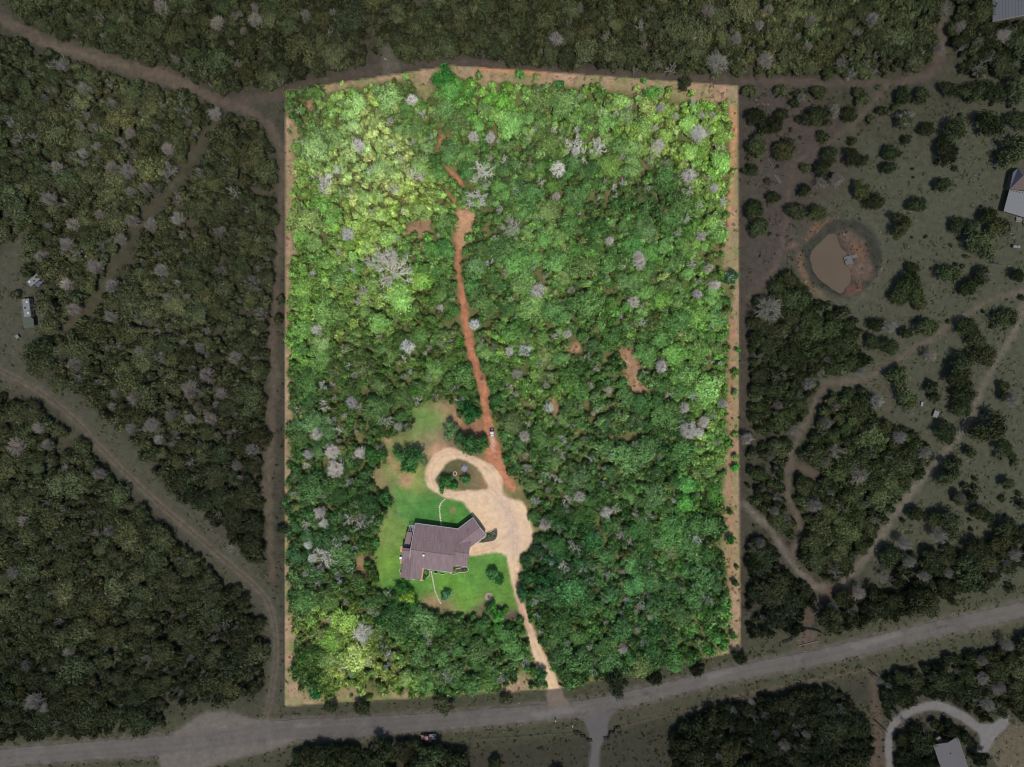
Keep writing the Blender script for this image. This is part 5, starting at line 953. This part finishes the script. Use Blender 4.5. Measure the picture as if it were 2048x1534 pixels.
DEAD_OUT = """161 173 14 p,218 202 12 s,425 225 14 p,176 254 14 s,153 248 9 p,254 261 10 p,306 251 8 p,329 293 14 p,160 303 10 p,189 290 10 p,218 332 15 p,248 339 17 p,108 332 14 p,332 339 15 s,284 373 13 p,257 381 11 p,88 394 16 p,26 270 12 s,65 270 9 p,257 440 14 p,297 447 15 p,349 433 14 p,196 427 12 p,140 446 15 p,124 486 14 p,235 476 12 p,437 463 14 p,463 381 12 s,355 394 12 s,359 466 9 p,111 124 16 s,241 29 8 p,316 10 16 p,430 39 14 p,505 33 15 p,486 59 10 p,280 222 7 s,248 293 8 s,13 241 10 s,394 339 9 p,372 241 9 p,489 417 8 s,
75 512 14 p,145 505 13 s,196 492 10 s,306 502 10 s,183 531 16 p,218 571 15 p,140 616 14 p,127 567 14 p,215 632 14 p,261 632 10 s,316 538 14 p,359 528 8 p,440 541 11 s,502 564 18 s,518 626 15 s,368 593 9 p,332 593 10 p,349 564 9 p,209 694 8 p,228 693 9 s,274 701 11 p,316 714 12 s,362 685 9 p,411 662 9 p,394 694 11 p,411 711 9 p,466 714 15 p,508 717 9 p,143 727 15 p,150 756 9 p,192 763 7 p,235 751 9 p,407 750 16 p,486 737 8 p,228 786 11 p,267 795 17 p,218 812 9 p,375 779 20 p,437 786 13 p,332 809 9 p,394 812 10 p,427 809 8 p,339 831 14 p,375 838 11 p,417 838 14 p,297 851 18 p,257 857 12 p,346 867 9 p,313 880 10 p,430 870 8 p,460 867 12 s,502 900 14 p,339 890 8 p,24 893 20 p,72 857 13 p,88 890 11 p,192 949 13 p,469 929 9 s,
41 1045 13 p,211 1065 13 p,186 1069 8 p,432 1032 8 p,463 1102 14 s,17 1148 14 p,45 1334 11 p,289 1328 16 s,442 1255 12 s,58 1408 18 p,83 1421 10 p,405 1189 8 s,132 1305 12 p,376 925 9 s,471 933 10 p,1541 13 10 p,1522 46 10 p,1476 72 13 p,1535 114 18 p,1626 36 10 p,1620 88 10 p,1691 117 15 s,1737 124 10 s,1708 143 9 s,1750 33 14 p,1926 49 12 p,1884 91 10 p,1975 130 16 s,1607 189 10 p,1672 218 13 p,1815 231 16 s,1649 362 12 s,1678 355 13 p,1564 287 10 s,1597 424 10 s,2034 463 10 s,1717 59 9 p,1900 10 10 s,2014 65 14 p,1988 108 10 s,
1545 615 28 p,1545 644 8 p,1786 651 14 p,1779 684 9 s,1623 768 14 p,1649 745 9 p,1727 742 10 p,1659 719 8 p,1656 847 13 p,1675 814 10 p,1592 861 12 p,1499 879 13 p,2034 801 14 p,1867 710 12 p,1978 550 10 p,1522 713 11 s,1600 654 6 s,1558 752 12 s,1760 804 15 p,1828 827 8 p,2008 524 9 s,1561 811 10 p,1545 912 11 p,1510 912 9 s,1676 903 16 s,1654 923 12 p,1749 906 12 s,1806 876 14 p,1856 906 13 p,1726 953 20 p,1633 1013 17 p,1665 986 9 p,1686 1017 12 s,1530 979 9 p,1560 997 9 s,1554 1023 10 p,1577 1038 9 p,1736 1010 9 p,1753 1041 8 p,1525 1088 10 p,1510 1102 8 p,1673 1146 14 s,1724 1190 16 p,1777 1158 12 s,1824 1126 13 p,1853 1155 12 p,1903 1149 10 p,1885 1074 16 p,1815 1091 14 p,1671 1223 13 p,2038 1111 14 p,1929 997 10 p,1991 1140 9 p,1956 1111 8 p,1586 1234 9 s,1527 1146 8 s,
1559 1206 9 p,1972 1361 13 p,2005 1381 14 p,1984 1414 14 p,1970 1326 10 p,2022 1294 12 p,1589 1431 8 p,1574 1496 12 p,1504 1484 6 p,1618 1475 10 p,1512 1440 9 s,1688 1422 8 s,1762 1367 6 p,1814 1446 7 s,609 24 12 p,658 56 9 s,1421 15 14 p,1440 117 22 p,1345 132 12 s,1318 122 9 p,1282 44 11 s,1289 90 9 s,1287 68 8 s,1211 68 9 s,1326 59 8 p,1304 12 8 p,1162 12 9 p,1113 71 14 p"""
def parse(t): return [(float(a), float(b), float(c), d) for a, b, c, d in (r.split() for r in t.replace('\n', '').split(',') if r.strip())]
gp = np.random.default_rng(21)
trees = []                       # x, y, r (plan), inside, tint or None
cells = Cells(40.0)
_trk = lambda x, y: min(float(f(np.array([x]), np.array([y]))[0]) for f in list(f_tr.values()) + [f_loop])
LONE2 = []
for (x, y, r) in LONE:
    r = r * 0.88 if x > 1480 else r; x, y = float(x), float(y)
    for _ in range(3):
        d = _trk(x, y)
        if d >= 0.85 * r or x < 1480: break
        gx = _trk(x + 1, y) - d; gy = _trk(x, y + 1) - d; q_ = math.hypot(gx, gy) + 1e-6; m_ = min(0.85 * r - d, 14); x += gx / q_ * m_; y += gy / q_ * m_
    LONE2.append((x, y, r)); trees.append((x, y, r, False, None)); cells.put(x, y, r)
for (x, y, r, *c) in LONE_IN: trees.append((x, y, r * 0.95, True, tuple((lin(c) * .84 + .16 * lin(c).mean()) / K_LEAF))); cells.put(x, y, r)
_ex = np.random.default_rng(55); EXTRA = []
for x, y, r in zip(_ex.uniform(0, 2048, 900), _ex.uniform(0, 1534, 900), _ex.uniform(4.5, 9.0, 900)):
    dl_, c_, o_, w_ = (float(look(D_, [x], [y])[0]) for D_ in (D_LOT, D_CLR, D_OPEN, D_WOOD))
    if (dl_ < -10 and c_ > 8) or (dl_ > 10 and w_ < -6 and o_ > 6 and _ex.random() < (0.9 if x < 560 else 0.5)): EXTRA.append((x, y, r, 'p' if _ex.random() < .35 else 's', dl_ < 0))
dead = EXTRA[:400] + [(x, y, r, k, True) for x, y, r, k in parse(DEAD_IN)] + [(x, y, r, k, False) for x, y, r, k in parse(DEAD_OUT)]
for x, y, r, k, i in dead: cells.put(x, y, r * 0.8)
def scatter(n, r_of, k, want, margin):
    "throw seeds over the plan, largest first; keep those with room"
    xs = gp.uniform(-90, 2140, n); ys = gp.uniform(-90, 1620, n); rs = np.sort(r_of(n))[::-1]
    dl = look(D_LOT, xs, ys); ok = want(xs, ys, rs, dl); out = []
    for x, y, r, d in zip(xs[ok], ys[ok], rs[ok], dl[ok]):
        if cells.free(x, y, r * margin, k): cells.put(x, y, r); out.append((x, y, r, bool(d < 0)))
    return out
def want_tree(x, y, r, dl):
    gap = (fbm(x, y, 46, 3, 77) > 0.20) | ((np.hypot((x - 728) / 1.0, (y - 345) / 1.25) < 105 + 30 * fbm(x, y, 30, 2, 78)) & (gp.random(len(x)) < .82))
    i = (dl < -0.35 * r) & (look(D_CLR, x, y) > 0.85 * r) & ~gap
    o = (dl > 0.8 * r + 3) & (look(D_WOOD, x, y) < -0.5 * r) & (look(D_OPEN, x, y) > 0.92 * r) & ~(gap & (gp.random(len(x)) < .8))
    return i | o
trees += [(x, y, r, i, None) for x, y, r, i in scatter(26000, lambda n: np.clip(gp.lognormal(math.log(12.5), 0.38, n), 7.0, 28), 0.76, want_tree, 1.0)]
bcells = Cells(14.0)
def scatter2(n, r_of, k, want):
    xs = gp.uniform(-90, 2140, n); ys = gp.uniform(-90, 1620, n); rs = np.sort(r_of(n))[::-1]; dl = look(D_LOT, xs, ys); ok = want(xs, ys, rs, dl); out = []
    for x, y, r, d in zip(xs[ok], ys[ok], rs[ok], dl[ok]):
        if bcells.free(x, y, r, k): bcells.put(x, y, r); out.append((x, y, r, bool(d < 0)))
    return out
def want_bush(x, y, r, dl):
    gap = fbm(x, y, 46, 3, 77) > 0.20; u_ = gp.random(len(x)); thin = fbm(x, y, 14, 2, 79) < 0.12
    strip = (np.minimum.reduce([f(x, y) for f in f_strips]) < 0) & (u_ < 0.05)
    i = (dl < -r) & ((look(D_CLR, x, y) > 0.5 * r) | (strip & (r < 7))) & (thin | (u_ < .55)) & (~gap | (u_ < .7))
    o = (dl > r + 3) & (look(D_WOOD, x, y) < 0) & (look(D_OPEN, x, y) > 0.85 * r) & (thin | (u_ < .5)) & (~gap | (u_ < .5))
    return i | o
bushes = scatter2(60000, lambda n: np.clip(gp.lognormal(math.log(6.2), 0.27, n), 3.5, 11), 0.60, want_bush)
def want_sparse(x, y, r, dl):
    return (dl > r + 4) & (x > 1485) & (y > 165) & (y < 1260) & (look(D_OPEN, x, y) > r + 2) & (look(D_WOOD, x, y) > 0) & (f_ring(x, y) > 4) & (fbm(x, y, 70, 3, 80) > 0.05) & ~((x > 1990) & (y > 300) & (y < 520))
sparse = scatter2(1500, lambda n: np.clip(gp.lognormal(math.log(3.6), 0.35, n), 2, 8), 1.4, want_sparse)
for p in ((1755,176,6),(1757,225,10),(1737,244,8),(1789,215,9),(1642,274,11),(1701,287,8),(1607,336,9),(1584,209,9),(1981,654,5),(2023,926,8),(1924,970,7),(1947,979,9),(1946,956,5),(1998,995,6),(2034,986,5),(2015,1176,9),(1895,644,4),(1860,1040,6)): sparse.insert(0, (*p, False))

# ------------------------------------------------------------------ plants: labels
PLACES_IN = [(610, 215, 'corner woods of the bright lot'), (720, 300, 'pale upper woods beside the top strip'), (640, 420, 'woods beside the sandy strip'), (880, 200, 'woods above the red path'), (1060, 220, 'woods under the top strip'), (1250, 230, 'upper woods of the bright lot'), (1410, 240, 'woods by the upper right strip'), (780, 470, 'lime woods beside the bare patch'), (1020, 420, 'woods across the red path bend'), (1200, 420, 'dark upper middle woods'), (1390, 450, 'woods beside the middle right strip'),
 (640, 620, 'woods bulging over the sandy strip'), (800, 620, 'woods round the great white snag'), (1010, 600, 'woods beside the long red path'), (1180, 600, 'middle woods of the lot'), (1380, 640, 'woods along the right strip'), (640, 800, 'woods level with the circle'), (800, 780, 'woods above the clearing'), (900, 760, 'woods between clearing and red path'), (1060, 780, 'woods beside the utility vehicle'), (1200, 740, 'woods around the bare glade'), (1390, 820, 'woods near the paired grey thickets'),
 (640, 960, 'woods facing the turning circle'), (1110, 960, 'woods beside the gravel apron'), (1280, 960, 'woods below the bare glade'), (1420, 980, 'woods by the lower right strip'), (640, 1120, 'woods facing the house'), (1110, 1120, 'dark woods facing the garage'), (1280, 1140, 'lower middle woods'), (1420, 1160, 'lower woods by the strip'), (660, 1290, 'yellowish bottom woods'), (860, 1290, 'woods below the front lawn'), (1000, 1300, 'woods by the driveway bend'), (1180, 1290, 'woods across the driveway'), (1360, 1280, 'bottom corner woods'), (880, 930, 'clearing round the turning circle'), (880, 1180, 'front lawn of the house')]
PLACES_OUT = [(150, 50, 'dull woods above the upper track'), (430, 90, 'dull woods above the track fork'), (700, 70, 'dull top woods'), (950, 60, 'dull woods over the lot tip'), (1200, 70, 'dull woods above the lot'), (1420, 80, 'dull woods above the lot corner'), (1620, 80, 'olive woods right of the lot top'), (1800, 80, 'woods near the barn track'), (1990, 90, 'dark woods below the barn'), (80, 200, 'dull woods by the upper track'), (250, 240, 'dull woods under the upper track'), (480, 330, 'dull woods in the track fork'), (110, 420, 'dull woods above the trailers'), (280, 460, 'dull woods by the grassy track'), (440, 520, 'dull woods beside the lot lane'), (200, 640, 'dull woods behind the trailers'), (380, 700, 'dull middle left woods'), (330, 860, 'dull woods over the field track'), (470, 950, 'dull woods by the lane bend'), (90, 900, 'dull woods under the field track'), (200, 1080, 'dull lower left woods'), (400, 1220, 'dull woods near the track end'), (120, 1300, 'dark woods by the road'), (380, 1370, 'dark woods above the gravel pull-out'),
 (760, 1510, 'dull trees behind the red truck'), (640, 1410, 'road verge under the lot'), (1250, 1365, 'road verge beyond the driveway'), (1540, 230, 'scrub beside the lot corner'), (1700, 220, 'scrub under the top track'), (1680, 320, 'scrub above the pond'), (1820, 300, 'upper pasture'), (1960, 240, 'pasture below the barn woods'), (1540, 420, 'scrub beside the pond track'), (1790, 430, 'pasture above the pond'), (1960, 460, 'yard of the ranch house'), (1820, 570, 'round clump beside the pond'), (1960, 570, 'pasture beside the pond'), (1560, 660, 'woods below the pond track'), (1680, 680, 'woods below the pond'), (1800, 690, 'woods between pond and pasture track'), (1940, 730, 'trees along the pale ranch track'), (1540, 900, 'woods beside the winding track'), (1690, 880, 'woods inside the track loop'), (1820, 800, 'scrub below the pasture track'), (1700, 1030, 'woods above the track junction'), (1900, 930, 'meadow beside the ranch track'), (2000, 1000, 'meadow by the edge'), (1900, 1060, 'meadow woods'), (1860, 1160, 'meadow woods above the road'), (1540, 1180, 'dark woods by the lot bottom'), (1710, 1220, 'woods between junction and road'), (1500, 1460, 'dark woods below the road'), (1650, 1440, 'woods left of the mown strip'), (1830, 1370, 'woods above the gravel loop'), (1990, 1360, 'woods by the loop apron'), (1850, 1470, 'woods inside the gravel loop'), (90, 720, 'field beside the trailers')]
def place(x, y, i):
    L = PLACES_IN if i else PLACES_OUT; return min(L, key=lambda p: (p[0] - x) ** 2 + (p[1] - y) ** 2)[2]
def hue(c, i):
    r, g, b = c; l = 0.3 * r + 0.6 * g + 0.1 * b
    if i: return 'yellow-green' if r > 0.80 * g else ('pale green' if l > 0.20 else ('deep green' if l < 0.075 else ('bluish green' if b > 0.42 * g else 'mid green')))
    return 'olive' if l > 0.042 else ('blackish green' if l < 0.022 else 'dull green')
def name_all(rows, noun, plural, sizes):
    "rows: (object, x, y, r, inside, look) -> labels that tell each apart; alike ones are counted off across"
    by = {}
    for o, x, y, r, i, lk in rows: by.setdefault((sizes[0] if r > sizes[2] else sizes[1], lk, place(x, y, i)), []).append((x, o))
    for (sz, lk, pl), m in by.items():
        m.sort(key=lambda t: t[0])
        for k, (x, o) in enumerate(m):
            tag(o, f'{sz} {lk} {noun} in the {pl}' if len(m) == 1 else f'{sz} {lk} {noun}, {ORD[k]} from left, {pl}', noun.split()[-1] if noun != 'dead tree' else 'dead tree', f'{plural} in the {pl}')

# ------------------------------------------------------------------ plants: planting
def link_copy(me, name, parent=None):
    o = bpy.data.objects.new(name, me); C.objects.link(o)
    if parent is not None: o.parent = parent
    return o
def stand(x, y, h, frac=0.6):
    k = WZ(x, y, h * frac); u = U(*k); return k[0], k[1], u
def mass(name, rows, protos, label, kind='stuff'):
    "a growth nobody could count: rows (x, y, z, rz, sx, sz, which, tint) standing on one object"
    col = bpy.data.collections.new(name + '_shapes')
    for k, me in enumerate(protos): col.objects.link(bpy.data.objects.new(f'{name}_shape_{k:02d}', me))
    n = len(rows); me = bpy.data.meshes.new(name); me.vertices.add(n)
    me.vertices.foreach_set('co', np.array([r[:3] for r in rows], np.float32).ravel())
    def attr(nm, ty, key, val): a = me.attributes.new(nm, ty, 'POINT'); a.data.foreach_set(key, np.asarray(val).ravel())
    attr('turn', 'FLOAT_VECTOR', 'vector', np.array([(0, 0, r[3]) for r in rows], np.float32)); attr('size', 'FLOAT_VECTOR', 'vector', np.array([(r[4], r[4], r[5]) for r in rows], np.float32))
    attr('which', 'INT', 'value', np.array([r[6] for r in rows], np.int32)); attr('tint', 'FLOAT_COLOR', 'color', np.array([(*r[7], 1) for r in rows], np.float32))
    o = bpy.data.objects.new(name, me); C.objects.link(o); o['kind'] = kind; o['label'] = label
    nt = bpy.data.node_groups.new(name + '_growth', 'GeometryNodeTree'); nt.interface.new_socket('Geometry', in_out='INPUT', socket_type='NodeSocketGeometry'); nt.interface.new_socket('Geometry', in_out='OUTPUT', socket_type='NodeSocketGeometry')
    N = nt.nodes; L = nt.links; gi = N.new('NodeGroupInput'); go = N.new('NodeGroupOutput'); ci = N.new('GeometryNodeCollectionInfo'); ci.inputs['Collection'].default_value = col; ci.inputs['Separate Children'].default_value = True; ci.inputs['Reset Children'].default_value = True
    ip = N.new('GeometryNodeInstanceOnPoints'); ip.inputs['Pick Instance'].default_value = True
    L.new(gi.outputs[0], ip.inputs['Points']); L.new(ci.outputs[0], ip.inputs['Instance'])
    for nm, ty, so in (('turn', 'FLOAT_VECTOR', 'Rotation'), ('size', 'FLOAT_VECTOR', 'Scale'), ('which', 'INT', 'Instance Index')):
        na = N.new('GeometryNodeInputNamedAttribute'); na.data_type = ty; na.inputs[0].default_value = nm; L.new(na.outputs[0], ip.inputs[so])
    L.new(ip.outputs[0], go.inputs[0]); md = o.modifiers.new('growth', 'NODES'); md.node_group = nt
    return o
def merged(me1, me2, name):
    "crown and trunk as one shape for the uncounted growth"
    V = []; F = []; mi = []; lv = []
    for k, me in enumerate((me1, me2)):
        b = len(V); v = np.zeros(len(me.vertices) * 3, np.float32); me.vertices.foreach_get('co', v); V += v.reshape(-1, 3).tolist(); f = np.zeros(len(me.loops), np.int32); me.loops.foreach_get('vertex_index', f); f = f.reshape(-1, 4) + b; F += f.tolist(); mi += [k] * len(f)
        if k == 0: a = np.zeros(len(f), np.float32); me.attributes['leafv'].data.foreach_get('value', a); lv += a.tolist()
        else: lv += [0.5] * len(f)
    me = mesh_np(name, V, F, mats=[M['leaf'], M['bark']], mi=mi); a = me.attributes.new('leafv', 'FLOAT', 'FACE'); a.data.foreach_set('value', np.array(lv, np.float32)); return me

# leafy trees: the three hundred that show largest stand singly, the rest of the wood is one growth
_lone = {(float(a), float(b)) for a, b, _ in LONE2}
def k_lone(x, y): return (float(x), float(y)) in _lone
trees.sort(key=lambda t: -t[2] * (1.6 if t[4] is not None else 1.0))
ti = np.array([t[3] for t in trees]); tt = tints([t[0] for t in trees], [t[1] for t in trees], ti, np.random.default_rng(8))
rows = []; lab = []; gq_ = np.random.default_rng(9)
for k, (x, y, r, i, c) in enumerate(trees):
    c0 = c; c = tuple(tt[k]) if c is None else c; R_ = r * S; h = (1.8 + R_ * gq_.uniform(0.95, 1.3)) if (c0 is not None or k_lone(x, y)) else (2.0 + R_ * gq_.uniform(0.45, 1.0)); wx, wy, u = stand(x, y, h); z = hz(*u) if k < 300 else 0.0; rz = gq_.uniform(0, 6.28); sx = R_ * gq_.uniform(.98, 1.14); big = R_ > 2.2
    if k < 300:
        t = bpy.data.objects.new('leafy_tree', None); C.objects.link(t); t.location = (wx, wy, z); t.rotation_euler = (0, 0, rz); t.scale = (sx, sx * gq_.uniform(.86, 1.1), h)
        me, tr = LUMPY[gq_.integers(8)] if (c0 is not None or k_lone(x, y)) else (OAK if big else SMALL)[gq_.integers(10 if big else 6)]
        o = link_copy(me, 'crown', t); o['tint'] = [float(v) for v in c]; link_copy(tr, 'trunk', t); lab.append((t, x, y, r, i, hue(c, i)))
    else: rows.append((wx, wy, z - 0.1, rz, sx, h, (gq_.integers(10) if big else 10 + gq_.integers(6)), c))
name_all(lab, 'leafy tree', 'leafy trees', ('broad', 'smaller', 24))
zz = height(*np.array([U(r[0], r[1]) for r in rows]).T); rows = [(*r[:2], float(z_) - 0.05, *r[3:]) for r, z_ in zip(rows, zz)]
mass('woodland', rows, [merged(a, b, f'wood_{k}') for k, (a, b) in enumerate(OAK + SMALL)], 'mass of smaller leafy trees filling the woods')
# dead trees
dead.sort(key=lambda t: -t[2]); rows = []; lab = []
WOODC = {(True, 'p'): (178, 171, 160), (True, 's'): (192, 187, 174), (False, 'p'): (117, 111, 101), (False, 's'): (116, 111, 102)}  # False: outside the lot, dimming put into the dead wood colour
for k, (x, y, r, kd, i) in enumerate(dead):
    c = lin(WOODC[(i, kd)]) / ((0.66 if i else 0.76) if kd == 'p' else 0.86) * math.exp(gq_.normal() * 0.16) * np.array([1 + gq_.normal() * .03, 1, 1 + gq_.normal() * .04]); c = np.clip(c, .02, .8)
    R_ = r * S * 1.12; h = 5.6 + R_ * gq_.uniform(0.55, 0.85); wx, wy, u = stand(x, y, h, .85); z = hz(*u); rz = gq_.uniform(0, 6.28)
    if k < 300:
        o = link_copy((PUFF[gq_.integers(8)] if r > 9 else WISP[gq_.integers(5)]) if kd == 'p' else (GREAT[gq_.integers(4)] if r > 13 else SNAG[gq_.integers(7)]), 'dead_tree'); o.location = (wx, wy, z); o.rotation_euler = (0, 0, rz); o.scale = (R_, R_, h); o['tint'] = [float(v) for v in c]
        lab.append((o, x, y, r, i, {'p': 'twiggy grey', 's': 'bare white' if i else 'bare dimmed grey'}[kd]))
    else: rows.append((wx, wy, z, rz, R_, h, ((gq_.integers(8) if r > 9 else 15 + gq_.integers(5)) if kd == 'p' else 8 + gq_.integers(7)), c))
name_all(lab, 'dead tree', 'dead trees', ('wide', 'small', 12.5))
mass('dead_brush', rows, PUFF + SNAG + WISP, 'small dead bare saplings scattered through the woods')
# shrubs
allb = [(*b, 1) for b in bushes] + [(*b, 0) for b in sparse]
key = [(b[2] + (20 if not b[4] else 0)) for b in allb]; order = np.argsort(key)[::-1]; allb = [allb[i] for i in order]
bi = np.array([b[3] for b in allb]); bt = tints([b[0] for b in allb], [b[1] for b in allb], bi, np.random.default_rng(18), .26); bt[bi] *= np.array([1.12, 1.04, 0.95])
rows = []; lab = []; zz = height(np.array([b[0] for b in allb]), np.array([b[1] for b in allb]))
for k, (x, y, r, i, wd) in enumerate(allb):
    R_ = r * S; h = R_ * gq_.uniform(1.1, 1.9) + 0.3 + (gq_.uniform(0.2, 1.6) if wd else 0); wx, wy = W(x, y); c = bt[k]; rz = gq_.uniform(0, 6.28)
    if k < 300:
        o = link_copy(BUSH[gq_.integers(6)], 'shrub'); o.location = (wx, wy, float(zz[k]) - .03); o.rotation_euler = (0, 0, rz); o.scale = (R_ * 1.1, R_ * 1.1, h); o['tint'] = [float(v) for v in c]
        lab.append((o, x, y, r, i, hue(c, i)))
    else: rows.append((wx, wy, float(zz[k]) - .05, rz, R_ * 1.12, h, gq_.integers(6), c))
name_all(lab, 'shrub', 'shrubs', ('rounded', 'little', 6))
mass('undergrowth', rows, BUSH, 'low brush growing under and between the trees')
# weeds and grass tufts on open ground
n = 52000; xs = gp.uniform(-60, 2110, n); ys = gp.uniform(-60, 1600, n); dl = look(D_LOT, xs, ys); pat = fbm(xs, ys, 22, 3, 90)
hard = np.minimum.reduce([f_road(xs, ys) - 2, f_pull(xs, ys), f_loop(xs, ys), f_side(xs, ys), f_pond(xs, ys) - 3, f_drive(xs, ys) - 1, f_entry(xs, ys)])
trk = np.minimum.reduce([f(xs, ys) for f in f_tr.values()])
okk = (hard > 1) & (trk > 1) & (f_red(xs, ys) > 1) & (f_clr(xs, ys) > -2) & (np.abs(dl) > 1.5) & (gp.random(n) < np.clip(0.5 + 1.2 * pat, 0.05, 1)) & ~((xs > 1995) & (ys > 330) & (ys < 450))
xs, ys, dl = xs[okk], ys[okk], dl[okk]; e = earth(xs, ys); zz = height(xs, ys); g = np.random.default_rng(33); f = np.exp(g.normal(size=len(xs)) * .28)[:, None]
e = e * f * np.where(g.random(len(xs)) < .5, 1.0, 1.0)[:, None] * np.array([.95, 1.03, .88]) * np.where(dl < 0, 1.15, 1.6)[:, None]
mass('grass_tufts', [(*W(x, y), float(z) - .02, a, s_, s_ * .7, int(k), tuple(c)) for x, y, z, a, s_, k, c in zip(xs, ys, zz, g.uniform(0, 6.28, len(xs)), g.uniform(.22, .62, len(xs)), g.integers(3, size=len(xs)), np.clip(e, .004, .5))], TUFT, 'weeds and grass tufts on the open ground')
# garden plants in the beds
gi_ = 0
for lbl, P, pl in BEDS:
    for (bx, by, r) in pl:
        x, y = hq(0)(bx, by); o = link_copy(BUSH[gi_ % 6], 'garden_shrub'); o.location = (x, y, 0.05); o.scale = (r, r, r * 1.3); o['tint'] = [float(v) for v in lin((58, 88, 56) if gi_ % 3 else (84, 110, 58)) / K_LEAF]; gi_ += 1
        tag(o, f'{"dark" if gi_ % 3 != 1 else "light"} garden shrub, {ORD[[p[0] for p in sorted(pl)].index(bx)]} from left, {lbl}'.replace(' with dark shrubs', '').replace(' of the house', ''), 'shrub', 'garden shrubs in the beds')
